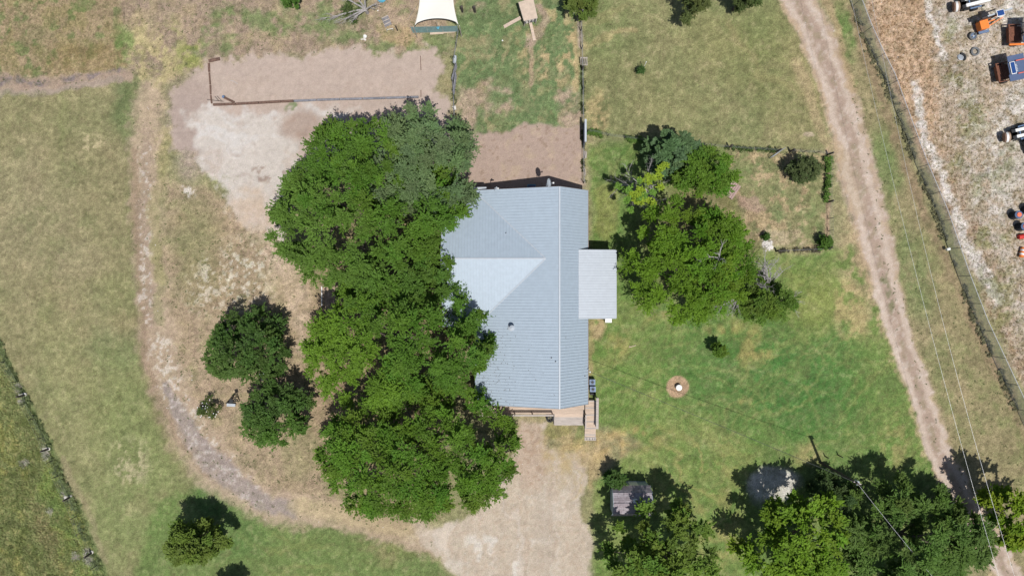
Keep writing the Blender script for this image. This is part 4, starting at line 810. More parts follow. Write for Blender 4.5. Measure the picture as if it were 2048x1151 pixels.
# ------------------------------------------------------------------ shade sail and green fence
t = thing('shade_sail', 'cream white shade sail stretched between posts at the top edge', 'shade sail', (-7.5, 29, 0))
cs = [G(829, 53, 2.9), G(917, 51, 2.9), G(912, -60, 3.1), G(833, -60, 3.1)]
n = 18; vs = []; fs = []
for j in range(n + 1):
    for i in range(n + 1):
        a, b = i / n, j / n; p = (cs[0] * (1 - a) + cs[1] * a) * (1 - b) + (cs[3] * (1 - a) + cs[2] * a) * b
        bow = .75 * math.sqrt(max(0, math.sin(pi * a))) * (1 - b) ** 2; p = p + np.array([0, bow, 0]); p[0] += (.42 * math.sin(pi * min(1, b * 1.0)) * (1 - 2 * a) * 1.0) * (1 if abs(1 - 2 * a) > 0 else 0)
        p[2] -= .35 * math.sin(pi * a) * math.sin(pi * b); vs.append(p)
for j in range(n):
    for i in range(n): k = j * (n + 1) + i; fs.append((k, k + 1, k + n + 2, k + n + 1))
mb = MB(); mb.add(vs, fs); o = mb.build('canopy', M['sail'], t, True)
md = o.modifiers.new('thick', 'SOLIDIFY'); md.thickness = .015
mb = MB()
for i in range(n): mb.tube(vs[i], vs[i + 1], .025, .025, 5)
mb.build('hem', M['dark'], t)
for c_ in cs:
    d_ = np.array([c_[0] + .1 * (1 if c_[0] > -7.5 else -1), c_[1] + (.1 if c_[1] > 30 else -.1), 0]); mb = MB(); mb.tube(d_, (d_[0], d_[1], 3.05), .05, .05, 8); mb.build('post', M['greywood'], t)
mb = MB(); a = cs[3] * .55 + cs[0] * .45; mb.tube(G(832, 12, 2.9), G(815, 40, .0), .012, .012, 4); mb.tube(G(873, 43, 2.8), G(876, 54, 1.7), .015, .015, 4); mb.build('rope', M['bluewire'], t)
gf = thing('mesh_fence', 'blue green mesh fence panel below the shade sail', 'fence', (-7.6, 26.9, 0))
a = G(826, 66); b = G(917, 64); L = np.linalg.norm(b - a); d = (b - a) / L; mb = MB(); hh = 1.75
for k in range(int(hh / .055)): mb.bar(a + (0, 0, .03 + k * .055), b + (0, 0, .03 + k * .055), .012, .03)
x = 0
while x < L: mb.bar(a + d * x + (0, 0, .02), a + d * x + (0, 0, hh), .02, .012); x += .12
o = mb.build('netting', mat('teal_net', C(120, 150, 150, .8), .7, var=.2), gf); o['kind'] = 'stuff'
for k in range(4): mb = MB(); p = a + d * (L * k / 3); mb.tube(p, p + (0, 0, 1.85), .03, .03, 6); mb.build('post', M['steel'], gf)
q = G(876, 56, 1.6); mb = MB(); mb.lathe((q[0], q[1], 1.5), [(.05, 0), (.16, .08), (.14, .16), (.03, .22)], 8); mb.bar((q[0] - .2, q[1], 1.6), (q[0] + .2, q[1] + .1, 1.66), .05, .03); solo(mb, 'rope_knot', M['aqua'], 'teal rope knot tied at the middle of the mesh fence', 'rope', (q[0], q[1], 1.5))
a, b = G(860, 67), G(914, 64); mb = MB(); mb.bar(a + (0, 0, .04), b + (0, 0, .04), .12, .08); mb.bar(a + (0, -.1, .02), (a + b) / 2 + (0, -.1, .02), .08, .04); solo(mb, 'kerb_board', M['plywood'], 'pale board lying along the foot of the mesh fence', 'board', a)

# ------------------------------------------------------------------ bare pad timbers
tb = thing('timber_border', 'brown and grey timber border around the bare dirt pad', 'timber border', G(430, 207))
def timber(a, b, m_, parent, wd=.22, ht=.2, name='timber', tilt=0):
    mb = MB(); mb.bar(a + (0, 0, ht / 2), b + (0, 0, ht / 2 + tilt), wd, ht); return mb.build(name, M[m_], parent)
pts = [(427, 210), (472, 208.5), (518, 206), (563, 203.5), (588, 202.5), (634, 200.5), (680, 199), (726, 198), (772, 196.5), (812, 195.5), (838, 194.5)]
for k in range(len(pts) - 1):
    a = G(*pts[k]); b = G(*pts[k + 1]); d_ = unit(b - a); timber(a + d_ * .03, b - d_ * .03, 'brownwood' if k < 4 else 'greytimber', tb, .22 if k < 4 else .2)
pts = [(418, 126), (419, 145), (421, 170), (422, 190), (424, 208)]
for k in range(4):
    a = G(*pts[k]); b = G(*pts[k + 1]); d_ = unit(b - a); timber(a + d_ * .04, b - d_ * .04, 'brownwood', tb, .14 if k else .2, .12)
for a, b in (((841, 112), (842, 140)), ((842, 180), (842, 194))): timber(G(*a), G(*b), 'brownwood', tb, .07, .05)
def bars(name, label, cat, items, m_, wd, ht, part='board', base=None):
    t = thing(name, label, cat, base if base is not None else G(*items[0][:2]))
    for (x0, y0, x1, y1, *r) in items:
        z_ = r[0] if r else 0; mb = MB(); mb.bar(G(x0, y0) + (0, 0, z_ + ht / 2), G(x1, y1) + (0, 0, z_ + ht / 2), wd, ht); mb.build(part, M[m_], t)
    return t
bars('plank', 'short loose brown timber at the north west corner of the bare pad', 'plank', [(418, 122.5, 440, 118)], 'brownwood', .3, .14)
t = bars('pipe_bundle', 'brown channel with a blue grey end leaning inside the pad corner', 'channel', [(448, 193.5, 470, 204, 0), (447, 196, 468, 206, 0), (448, 194.5, 470, 205, .12)], 'brownwood', .08, .1)
mb = MB(); p = G(448, 194.5); mb.box(p + (0, 0, .15), (.22, .25, .2), -.4); mb.build('end_cap', M['condenser'], t)
bars('stick_pile', 'thin dark sticks lying in the south west corner of the pad', 'sticks', [(414, 199, 447, 203), (430, 193, 438, 202), (434, 192, 443, 201)], 'post', .05, .05, 'stick')
mb = MB(); mb.bar(G(461, 161) + (0, 0, .03), G(468, 163) + (0, 0, .03), .05, .04); mb.bar(G(468, 163) + (0, 0, .03), G(476, 168) + (0, 0, .03), .05, .04); solo(mb, 'branch', M['dead'], 'pale curved stick lying on the bare dirt pad', 'stick', G(461, 161))
# pallet
t = thing('pallet', 'grey weathered wooden pallet lying near the dead tree', 'pallet', G(771, 43)); c0, c1, c2_, c3 = G(763, 37), G(776, 31), G(784, 50), G(771, 56)
for k in range(9):
    s_ = (k + .5) / 9; a = c0 + (c3 - c0) * s_; b = c1 + (c2_ - c1) * s_; mb = MB(); mb.bar(a + (0, 0, .15), b + (0, 0, .15), .085, .025); mb.build('slat', M['greytimber'] if k % 3 else M['greywood'], t)
for s_ in (.05, .5, .95): mb = MB(); a = c0 + (c1 - c0) * s_; b = c3 + (c2_ - c3) * s_; mb.bar(a + (0, 0, .07), b + (0, 0, .07), .05, .12); mb.build('runner', M['greytimber'], t)
mb = MB()
for a, b in (((772, 57), (775, 60)), ((775, 60), (786, 58)), ((786, 58), (786, 62)), ((775, 60), (774, 64))): mb.tube(G(*a) + (0, 0, .1), G(*b) + (0, 0, .1), .02, .02, 5)
solo(mb, 'bent_rack', M['steel'], 'bent thin metal rack at the south end of the pallet', 'frame', G(775, 60))
def post_thing(px_, py_, h, r, label, m_='post', square=False, group=None):
    p = G(px_, py_); mb = MB()
    if square: mb.box(p + (0, 0, h / 2), (2 * r, 2 * r, h)); mb.box(p + (0, 0, h + .01), (2 * r + .03, 2 * r + .03, .03))
    else: mb.lathe(p, [(r * 1.1, 0), (r, h * .5), (r * .95, h - .03), (r * .7, h)], 8)
    return solo(mb, 'post', M[m_], label, 'post', p, group)
post_thing(795, 61, 1.3, .07, 'dark wooden post right of the pallet')
post_thing(925, 24, 1.4, .10, 'left of two dark posts east of the shade sail', 'post', True, 'two posts east of the sail'); post_thing(950, 24, 1.4, .10, 'right of two dark posts east of the shade sail', 'post', True, 'two posts east of the sail')
p = G(731, 75); mb = MB(); mb.lathe(p + (-.02, 0, .2), [(.16, -.12), (.2, .02), (.2, .12), (.17, .12), (.14, -.05), (0, -.06)], 10, (.3, .5, .8)); solo(mb, 'bucket', M['white'], 'white bucket tipped over on the grass south of the dead tree', 'bucket', p)
p = G(724, 79); mb = MB(); mb.bar(p + (-.1, 0, .03), p + (.3, .03, .03), .12, .04); mb.bar(p + (.25, 0, .05), p + (.42, -.1, .06), .16, .04); solo(mb, 'scrap_lid', M['stone'], 'pale scrap lid next to the tipped white bucket', 'scrap', p)
p = G(764, -2); mb = MB(); mb.lathe(p, [(.42, 0), (.5, .28), (.46, .28), (.4, .1), (0, .08)], 14); solo(mb, 'blue_basin', M['aqua'], 'light blue round basin at the top edge by the dead tree', 'basin', p)
mb = MB(); p = G(756, 22); mb.lathe(p, [(.06, 0), (.06, .12), (0, .14)], 8); solo(mb, 'white_jug', M['white'], 'small white jug on the grass left of the pallet', 'jug', p)

# ------------------------------------------------------------------ coop with ramps
t = thing('hen_house', 'pale plywood roofed hen house on legs with two ramps at top centre', 'hen house', G(1055, 25))
rc = [G(1037, 5, 1.9), G(1066, -4, 1.9), G(1075, 36, 1.9), G(1048, 42, 1.9)]; rc = [rc[3], rc[2], rc[1], rc[0]]
mb = MB(); mb.slab([tuple(p) for p in rc], .05); mb.build('roof', M['plywood'], t)
mb = MB()
for i in range(4): mb.bar(rc[i] - (0, 0, .06), rc[(i + 1) % 4] - (0, 0, .06), .04, .08)
mb.build('roof_trim', M['greywood'], t)
cc = sum(rc) / 4
ins = [cc + (p - cc) * .86 for p in rc]; mb = MB()
for i in range(4):
    a, b = ins[i].copy(), ins[(i + 1) % 4].copy(); a[2] = b[2] = 1.2
    if i != 0: mb.bar(a, b, .04, 1.1)
mb.build('wall', M['plywood'], t)
for i in range(4): mb = MB(); p = ins[i]; mb.box((p[0], p[1], .92), (.1, .1, 1.84)); mb.build('leg', M['greywood'], t)
fl = [(p[0], p[1], .65) for p in ins]; mb = MB(); mb.slab(fl, .05); mb.build('floor', M['greywood'], t)
a, b = ins[0].copy(), ins[1].copy()
for k in range(8):
    s_ = (k + .4) / 8; p = a + (b - a) * s_; p = p + unit(p - cc) * .14
    if 2 <= k <= 2: continue
    mb = MB(); mb.box((p[0], p[1], 1.45), (.075, .1, .75), .3); mb.build('slat', M['white'] if k % 2 else M['greytimber'], t)
for (x0, y0, x1, y1, wd) in ((1041, 40, 1008, 54, .34), (1059, 43, 1069, 81, .30)):
    A = G(x0, y0); B = G(x1, y1); A[2] = .62; B[2] = .03; mb = MB(); mb.bar(A, B, wd, .04); o = mb.build('ramp', M['deck'], t)
    for k in range(7): mb = MB(); p = A + (B - A) * ((k + .5) / 7) + (0, 0, .03); dd = unit(np.cross(B - A, [0, 0, 1.0])); mb.bar(p - dd * wd * .46, p + dd * wd * .46, .03, .02); mb.build('cleat', M['greywood'], o) if False else mb.build('cleat', M['greywood'], t)
mb = MB(); p = G(1005, 81.5); mb.lathe(p, [(.07, 0), (.09, .05), (.05, .1), (0, .11)], 8); solo(mb, 'ball', M['white'], 'small white ball on the grass below the long ramp', 'ball', p)

# ------------------------------------------------------------------ fences
def fence(name, label, pts, h, posts, m_post='tpost', r=.035, wires=4, thick=(), rail=False, wr=.006, lean=0.0, mw='wire'):
    t = thing(name, label, 'fence', G(*pts[0])); mb = MB(); mb.lathe((0, 0, 0), [(r * 1.1, -.02), (r, h * .6), (r * .9, h), (0, h + .01)], 6); o = mb.build('post', M[m_post]); me = o.data; bpy.data.objects.remove(o)
    mb = MB(); mb.lathe((0, 0, 0), [(.11, -.02), (.10, h * .6), (.09, h * 1.1), (0, h * 1.1 + .02)], 8); o = mb.build('post', M['post']); me2 = o.data; bpy.data.objects.remove(o)
    rg = random.Random(len(pts))
    for i, p in enumerate(posts):
        o = part_at('post', me2 if i in thick else me, t, G(*p)); o.rotation_euler = (rg.uniform(-.05, .05), rg.uniform(-.05, .05), rg.uniform(0, 3))
    for k in range(wires):
        z = h * (k + 1) / wires * .97; mb = MB()
        for i in range(len(pts) - 1): mb.tube(G(*pts[i]) + (0, 0, z), G(*pts[i + 1]) + (0, 0, z), wr, wr, 4, False)
        mb.build('wire_strand', M[mw], t)
    return t
gp = [(1176, 263), (1215, 272), (1250, 277), (1290, 283), (1345, 287), (1393, 290), (1425, 293), (1457, 296), (1491, 299), (1523, 300), (1553, 303)]
fence('garden_fence', 'wire fence with dark posts along the north side of the garden', gp, 1.25, gp, thick=(7, 10))
gp2 = [(1579, 303), (1605, 305), (1630, 306), (1655, 309), (1656, 342), (1655, 373), (1655, 404), (1656, 437), (1656, 462), (1655, 496)]
fence('garden_fence', 'wire fence with dark posts down the east side of the garden', gp2, 1.25, gp2, thick=(0, 3, 6, 9))
gp3 = [(1655, 498), (1620, 499), (1590, 500), (1552, 502)]
fence('garden_fence', 'low sagging wire fence along the south side of the garden', gp3, .9, gp3, thick=(3,))
t = thing('garden_gate', 'open grey mesh gate leaning in the gap of the garden north fence', 'gate', G(1545, 312)); A, B = G(1538, 317), G(1563, 299); mb = MB()
for z in (.1, 1.15): mb.tube(A + (0, 0, z), B + (0, 0, z), .022, .022, 6)
for p in (A, B): mb.tube(p + (0, 0, .1), p + (0, 0, 1.15), .022, .022, 6)
mb.build('frame', M['steel'], t); mb = MB()
for k in range(14): p = A + (B - A) * ((k + .5) / 14); mb.bar(p + (0, 0, .12), p + (0, 0, 1.13), .008, .008)
for k in range(8): mb.bar(A + (0, 0, .2 + k * .12), B + (0, 0, .2 + k * .12), .008, .012)
mb.build('mesh', M['steel'], t)
yf = [(1161, 30), (1162, 62), (1163, 98), (1164, 140), (1165, 180), (1165, 215), (1166, 250), (1166, 295), (1166, 330), (1167, 366)]
fence('yard_fence', 'wire fence on the east side of the yard behind the house', yf, 1.3, yf, thick=(0, 3), r=.05, wr=.009)
mf = [(917, 66), (913, 92), (909, 118), (910, 135), (906, 165), (908, 195), (909, 222), (910, 255), (912, 290)]
fence('yard_fence', 'wire fence on the west side of the yard running south from the sail', mf, 1.1, mf[1:], r=.045, wr=.009)
bars('gate_panel', 'northern leaning grey gate panel on the west yard fence', 'gate panel', [(914, 133, 905, 164, 0), (914, 133, 905, 164, .4), (914, 133, 905, 164, .8), (914, 133, 905, 164, 1.1)], 'greytimber', .07, .1, 'rail')
bars('gate_panel', 'southern leaning grey gate panel on the west yard fence', 'gate panel', [(913, 152, 908, 190, 0), (913, 152, 908, 190, .4), (913, 152, 908, 190, .8), (913, 152, 908, 190, 1.2)], 'greytimber', .09, .12, 'rail')
p = G(910, 125); mb = MB(); mb.lathe(p + (0, .3, .3), [(0, -.5), (.16, -.45), (.2, 0), (.16, .3), (0, .38)], 10, (.1, 1, .15)); solo(mb, 'white_tank', M['flash'], 'small white oblong tank against the west yard fence', 'tank', p)
p = G(909, 217); mb = MB(); mb.box(p + (0, 0, .15), (.35, .4, .3), .2); mb.box(p + (.03, .02, .32), (.2, .25, .06), .5); solo(mb, 'white_crate', M['stone'], 'small white crate at the foot of the west yard fence near the oak', 'crate', p)
t = thing('slatted_gate', 'pale slatted frame leaning on the east yard fence by the north lawn', 'gate', G(1166, 122))
for k in range(4): mb = MB(); x_ = 1162 + k * 4; mb.bar(G(x_, 131, .1), G(x_ - .3, 114, .9), .08, .03); mb.build('slat', M['greywood'], t)
for s_ in (0, 1): mb = MB(); mb.bar(G(1161, 130 - 14 * s_, .12 + .7 * s_), G(1175, 130 - 14 * s_, .12 + .7 * s_), .07, .03); mb.build('rail', M['greywood'], t)
p = G(1164, 33); mb = MB(); mb.box(p + (0, 0, .75), (.12, .16, 1.5)); mb.box(p + (0, 0, 1.52), (.16, .2, .05)); solo(mb, 'white_post', M['white'], 'white post on the east yard fence under the small tree', 'post', p)
A, B = G(1167, 292), G(1167, 248); t = thing('metal_gate', 'tall blue grey sheet metal panel standing on the east yard fence', 'metal panel', A)
mb = MB(); mb.bar(A + (0, 0, 1.1), B + (0, 0, 1.1), .05, 2.1); mb.build('sheet', M['condenser'], t)
for k in range(10): mb = MB(); q = A + (B - A) * (k + .5) / 10; mb.box(q + (.035, 0, 1.1), (.03, .05, 2.05)); mb.build('rib', M['flash'], t)
mb = MB(); mb.bar(A + (0, 0, 2.18), B + (0, 0, 2.18), .2, .05); mb.build('cap', M['flash'], t)
bars('plank_stack', 'pale weathered planks leaning on the east yard fence below the metal panel', 'planks', [(1167, 318, 1169, 303, .2), (1170, 318, 1171, 303, .3), (1172, 316, 1173, 304, .1)], 'greywood', .07, .04)
bars('plank_stack', 'loose grey sticks at the east yard fence nearest the roof', 'sticks', [(1166, 338, 1170, 352, .1), (1169, 336, 1171, 350, .2), (1168, 355, 1170, 366, .1)], 'greywood', .05, .04, 'stick')
lf = [(-40, 615), (-8, 672), (12, 722), (37, 762), (50, 790), (54, 805), (71, 835), (90, 873), (98, 897), (106, 920), (118, 950), (141, 993), (155, 1030), (166, 1062), (184, 1104), (196, 1128), (215, 1165), (235, 1205)]
fence('pasture_fence', 'wire fence with dark posts between the mown field and the pasture', lf, 1.2, lf, thick=(4, 8, 11, 14), r=.035, wr=.006)
for k, (x_, y_) in enumerate([(50, 787), (98, 895), (141, 991), (184, 1102)]):
    lb = ['northernmost pale concrete footing at the pasture fence', 'second pale concrete footing from the north at the pasture fence', 'third pale concrete footing from the north at the pasture fence', 'southernmost pale concrete footing at the pasture fence'][k]
    p = G(x_, y_); mb = MB(); mb.box(p + (-.25, -.12, .05), (.75, .32, .1), .15); mb.lathe(p + (0, -.05, 0), [(.22, 0), (.2, .12), (.12, .14)], 8); solo(mb, 'footing', M['stone'], lb, 'footing', p, 'concrete footings on the pasture fence')
# chain link fence
cl = [(1680, -60), (1699, 0), (1723, 63), (1745, 112), (1769, 160), (1803, 253), (1832, 331), (1871, 423), (1915, 550), (1950, 640), (1985, 715), (2035, 822), (2090, 950)]
t = thing('chain_link_fence', 'tall chain link fence with bright top rail along the gravel lot', 'fence', G(1803, 253)); hh = 2.1
P_ = [G(*p) for p in cl]; seg = [np.linalg.norm(P_[i + 1] - P_[i]) for i in range(len(P_) - 1)]; tot = sum(seg)
def along(s_):
    s_ = min(max(s_, 0), tot - 1e-6)
    for i, L_ in enumerate(seg):
        if s_ <= L_: return P_[i] + (P_[i + 1] - P_[i]) * s_ / L_
        s_ -= L_
    return P_[-1]
mb = MB(); mb.lathe((0, 0, 0), [(.035, 0), (.033, hh), (.05, hh + .01), (.0, hh + .07)], 6); o = mb.build('post', mat('fence_steel', (.22, .23, .24), .5, .3)); me = o.data; bpy.data.objects.remove(o)
s_ = 1.0
while s_ < tot: part_at('post', me, t, along(s_)); s_ += 3.05
mb = MB()
for i in range(len(P_) - 1): mb.tube(P_[i] + (0, 0, hh), P_[i + 1] + (0, 0, hh), .032, .032, 6, False)
mb.build('top_rail', M['bluewire'], t); mb = MB()
for i in range(len(P_) - 1): mb.tube(P_[i] + (0, 0, .05), P_[i + 1] + (0, 0, .05), .01, .01, 4, False)
mb.build('tension_wire', M['wire'], t)
mb = MB(); s_ = 0
while s_ < tot - 2.2:
    a, b = along(s_), along(s_ + 2.0); mb.bar(a + (0, 0, .04), b + (0, 0, hh - .03), .007, .007); mb.bar(b + (0, 0, .04), a + (0, 0, hh - .03), .007, .007); s_ += .11
o = mb.build('chain_mesh', M['steel'], t); o['kind'] = 'stuff'
q = G(1896, 498, .6); mb = MB(); mb.box(q, (.35, .25, .3), .3); mb.box(q + (0, 0, .17), (.3, .2, .05), .3); solo(mb, 'white_bag', M['white'], 'small white box hanging on the chain link fence', 'box', q)
# ------------------------------------------------------------------ utility pole and wires
pb = G(1641, 924); t = thing('utility_pole', 'dark wooden utility pole leaning out over the bottom right clump', 'utility pole', pb); top = pb + np.array([0, 0, 8.1])
mb = MB(); mb.tube(pb - (0, 0, .1), top, .16, .11, 10); mb.build('pole', M['post'], t)
mb = MB(); mb.lathe(top + (.15, .05, -.5), [(.0, -.3), (.14, -.28), (.14, .25), (.05, .3)], 10); mb.lathe(top + (-.1, -.1, -.05), [(.04, 0), (.06, .08), (.03, .14)], 8); mb.build('insulator', M['flash'], t)
mb = MB(); mb.bar(top + (-.25, .1, -.3), top + (.45, -.15, -.3), .09, .09); mb.build('crossarm', M['greywood'], t)
def wire(name, label, a, b, r, sag, m_='wire', n=24, group=None):
    a, b = np.array(a, float), np.array(b, float); mb = MB(); pr = a
    for k in range(1, n + 1):
        s_ = k / n; q = a + (b - a) * s_; q[2] -= 4 * sag * s_ * (1 - s_); mb.tube(pr, q, r, r, 5, False); pr = q
    return solo(mb, name, M[m_], label, 'wire', a, group)
wire('service_wire', 'dark service wire from the utility pole to the house eave', top + (0, 0, -.3), G(1180, 743, 3.55), .022, .5, 'tpost')
wire('service_wire', 'grey wire running south east from the pole over the feathery tree', top + (0, 0, -.1), G(1905, 1200, 8.2), .012, .25, 'bluewire')
zz = 8.5
def pl(pts, label):
    mb = MB(); P3 = [G(x_, y_, zz) for x_, y_ in pts]
    ys_ = np.array([p[1] for p in P3]); xs_ = np.array([p[0] for p in P3]); cf = np.polyfit(ys_, xs_, 2); yy = np.linspace(max(ys_) + 12, min(ys_) - 8, 40)
    for k in range(39): mb.tube((np.polyval(cf, yy[k]), yy[k], zz), (np.polyval(cf, yy[k + 1]), yy[k + 1], zz), .010, .010, 5, False)
    return solo(mb, 'power_line', M['bluewire'], label, 'power line', (np.polyval(cf, yy[0]), yy[0], zz), 'overhead lines beside the dirt road')
pl([(1717, 73), (1775, 300), (1835, 560), (1870, 700), (1908, 840), (1950, 985), (1986, 1110)], 'western of two thin overhead lines running beside the dirt road')
pl([(1745, 20), (1789, 214), (1820, 360), (1864, 560), (1936, 840), (1985, 1010), (2031, 1151)], 'eastern of two thin overhead lines, nearer to the chain link fence')
post_thing(1649, 911, 1.0, .06, 'short dark post just right of the foot of the utility pole'); post_thing(1676, 909, 1.15, .06, 'dark post farther right of the utility pole at the tree shade')
# well cap
p = G(1356, 773.5); t = thing('well_cap', 'white round well cap in a ring of brown bare ground', 'well cap', p)
mb = MB(); mb.lathe(p, [(.27, 0), (.27, .42)], 20); mb.build('casing', M['stone'], t); mb = MB(); mb.lathe(p, [(.32, .42), (.32, .5), (.28, .53), (0, .54)], 20); ld_ = mb.build('lid', M['white'], t)
mb = MB()
for k in range(6): mb.lathe(p + (.24 * cos(k * 1.047), .24 * sin(k * 1.047), .53), [(.025, 0), (.025, .03)], 6)
mb.build('bolt', M['steel'], ld_)
# black tower frame and garden things
p = G(464, 796); t = thing('metal_tower', 'black three legged metal tower between the flowering bush and southern dark oak', 'metal tower', p); mb = MB(); ft = [G(452, 806), G(480, 801), G(468, 790)]; tp = G(463, 801, 2.1)
for f_ in ft: mb2 = MB(); mb2.bar(f_, tp, .06, .06); mb2.build('leg', M['black'], t)
for lv in (.2, .45, .7):
    q = [f_ + (tp - f_) * lv for f_ in ft]
    for i in range(3): mb.bar(q[i], q[(i + 1) % 3], .05, .04)
for i in range(3): mb.bar(ft[i] + (tp - ft[i]) * .2, ft[(i + 1) % 3] + (tp - ft[(i + 1) % 3]) * .45, .035, .035)
mb.build('brace', M['black'], t); mb = MB(); mb.box(tp + (0, 0, .05), (.36, .36, .1), .3); mb.build('platform', M['black'], t); mb = MB(); mb.bar(ft[0] + (.2, -.1, .3), ft[0] + (1.1, -.15, .3), .3, .04); mb.build('base_plate', M['steel'], t)
t = bars('plank_bench', 'wide brown wooden platform beside the elms in the garden', 'platform', [(1450 + k * 3.4 - 3, 392 + k * 2.4 - 3, 1468 + k * 3.4 - 3, 366 + k * 2.4 - 3, .3) for k in range(5)], 'greywood', .19, .05)
for c_ in t.children: c_.data.materials[0] = M['pinkwood'] if 'pinkwood' in M else M.setdefault('pinkwood', mat('pink_timber', C(176, 150, 142, .8), .85, var=.15))
mb = MB()
for x_, y_ in ((1451, 390), (1462, 398), (1466, 367), (1478, 375)): mb.box(G(x_, y_) + (0, 0, .14), (.1, .1, .28))
mb.build('leg', M['brownwood'], t)
rg = np.random.RandomState(9); t = thing('stone_heap', 'heap of white stones at the south west corner of the garden', 'stone heap', G(1535, 491))
for k in range(42):
    a, r = rg.rand() * 6.28, rg.rand() ** .6; p = G(1535 + 11 * r * cos(a), 491 + 11 * r * sin(a)); s_ = .09 + .09 * rg.rand(); mb = MB()
    mb.lathe(p + (0, 0, .02 + .12 * (1 - r)), [(0, -s_ * .6), (s_ * .9, -s_ * .2), (s_, .1 * s_), (s_ * .6, s_ * .5), (0, s_ * .6)], 5 + k % 3, (rg.normal() * .3, rg.normal() * .3, 1)); mb.build('stone', M['stone'], t)
bars('kerb', 'thin pale kerb line beside the brick path under the oaks', 'kerb', [(644, 572, 644, 612)], 'white', .09, .12, 'kerb_piece')
q = G(530, 750, 1.0); mb = MB(); mb.box(q + (0, 0, -.5), (.9, .7, 1.0), .4); mb.box(q + (0, 0, .03), (1.0, .8, .06), .4); solo(mb, 'cooler', M['flash'], 'pale blue box half hidden between the two dark oaks', 'box', (q[0], q[1], 0))
mb = MB(); mb.bar(G(1258, 694) + (0, 0, .03), G(1272, 690) + (0, 0, .03), .06, .05); mb.bar(G(1258, 694) + (0, 0, .03), G(1260, 690) + (0, 0, .03), .03, .03); solo(mb, 'stick', M['deck'], 'pale stick lying on the lawn left of the small round tree', 'stick', G(1258, 694))

# ------------------------------------------------------------------ equipment in the gravel lot
def R2(a): return np.array([[cos(a), -sin(a), 0], [sin(a), cos(a), 0], [0, 0, 1.0]])
def local(px_, py_, ang):
    o_ = G(px_, py_); R = R2(radians(ang)); return lambda x, y, z: o_ + R @ np.array([x, y, z]), radians(ang)
def lbox(mb, Lf_, a, c, d): mb.box(Lf_(*c), d, a)
# towable units with a round drum
for (px_, py_, lb) in ((1932, 10, 'white and black towed machine with a brown drum at the top edge'), (2032, 268, 'white and black towed machine with a brown drum at the right edge')):
    Lc, a = local(px_, py_, 14); t = thing('towed_machine', lb, 'trailer', Lc(0, 0, 0), 'white and black towed machines in the gravel lot')
    for s_ in (-1, 1): mb = MB(); lbox(mb, Lc, a, (.5, s_ * .32, 1.0), (2.6, .3, .35)); lbox(mb, Lc, a, (.6, s_ * .32, 1.19), (2.2, .2, .03)); mb.build('side_panel', M['white'], t)
    mb = MB(); lbox(mb, Lc, a, (.3, 0, .75), (2.8, .34, .5)); lbox(mb, Lc, a, (-.85, 0, .7), (.5, 1.0, .6)); lbox(mb, Lc, a, (.3, .62, .55), (2.2, .12, .3)); lbox(mb, Lc, a, (.3, -.62, .55), (2.2, .12, .3)); mb.build('chassis', M['black'], t)
    mb = MB(); lbox(mb, Lc, a, (-.35, 0, 1.05), (.1, 1.1, .1)); lbox(mb, Lc, a, (.4, -.66, .75), (1.2, .14, .08)); lbox(mb, Lc, a, (.4, .66, .75), (1.2, .14, .08)); mb.build('fender', M['condenser'], t)
    for s_ in (-1, 1): mb = MB(); mb.lathe(Lc(.5, s_ * .75, .33), [(.1, -.09), (.32, -.09), (.33, 0), (.32, .09), (.1, .09)], 16, R2(a) @ np.array([0, 1.0, 0])); mb.build('wheel', M['black'], t)
    mb = MB(); c_ = Lc(-1.65, -.1, .75); ax = R2(a) @ np.array([1, -.15, .35]); mb.lathe(c_, [(.0, -.2), (.5, -.2), (.52, -.16), (.52, -.05)], 22, ax); mb.build('drum_face', mat('drum_brown', C(140, 112, 96, .8), .8), t)
    mb = MB(); mb.lathe(c_, [(.53, -.05), (.54, .15)], 22, ax); mb.f = [f for f in mb.f if len(f) == 4]; mb.build('drum_band', M['white'], t)
    mb = MB(); mb.lathe(c_, [(.53, .15), (.52, .3), (.4, .36), (0, .38)], 22, ax); mb.build('drum_back', mat('drum_tan', C(176, 150, 128, .8), .7), t)
    mb = MB(); mb.bar(c_ - (0, 0, .3), Lc(-.9, 0, .4), .08, .1); mb.tube(c_ - (0, 0, .4), (c_[0], c_[1], 0), .04); mb.build('drawbar', M['dark'], t)
# orange arrow board trailer
Lc, a = local(1955, 57, 14); t = thing('arrow_board_trailer', 'orange trailer with a small solar panel and folded arrow board', 'trailer', Lc(0, 0, 0))
mb = MB(); lbox(mb, Lc, a, (0, 0, .75), (.8, .85, .7)); lbox(mb, Lc, a, (0, 0, 1.12), (.86, .9, .05)); mb.build('battery_box', M['orange'], t)
mb = MB(); mb.bar(Lc(-.3, .55, .5), Lc(2.8, .75, .5), .08, .1); mb.bar(Lc(.4, -.3, .45), Lc(2.5, .4, .5), .08, .1); mb.bar(Lc(.4, .3, .45), Lc(1.6, .35, .5), .1, .1); mb.bar(Lc(-.4, .5, .6), Lc(.9, .85, .9), .07, .08); mb.build('frame', M['orange'], t)
mb = MB(); mb.bar(Lc(-.7, .5, 1.5), Lc(1.6, .62, 1.6), .1, 1.1); mb.build('arrow_board', M['dark'], t)
mb = MB(); mb.bar(Lc(-.2, .55, 2.1), Lc(2.4, .72, 2.14), .14, .05); mb.build('board_edge', M['flash'], t)
R = R2(a); mb = MB(); lbox(mb, Lc, a, (.97, .5, 2.35), (.8, .66, .04)); o = mb.build('panel_frame', M['white'], t); mb = MB(); lbox(mb, Lc, a, (.97, .5, 2.385), (.68, .54, .03)); mb.build('solar_panel', M['solar'], t)
mb = MB(); mb.tube(Lc(.97, .5, .5), Lc(.97, .5, 2.33), .05); mb.build('mast', M['dark'], t)
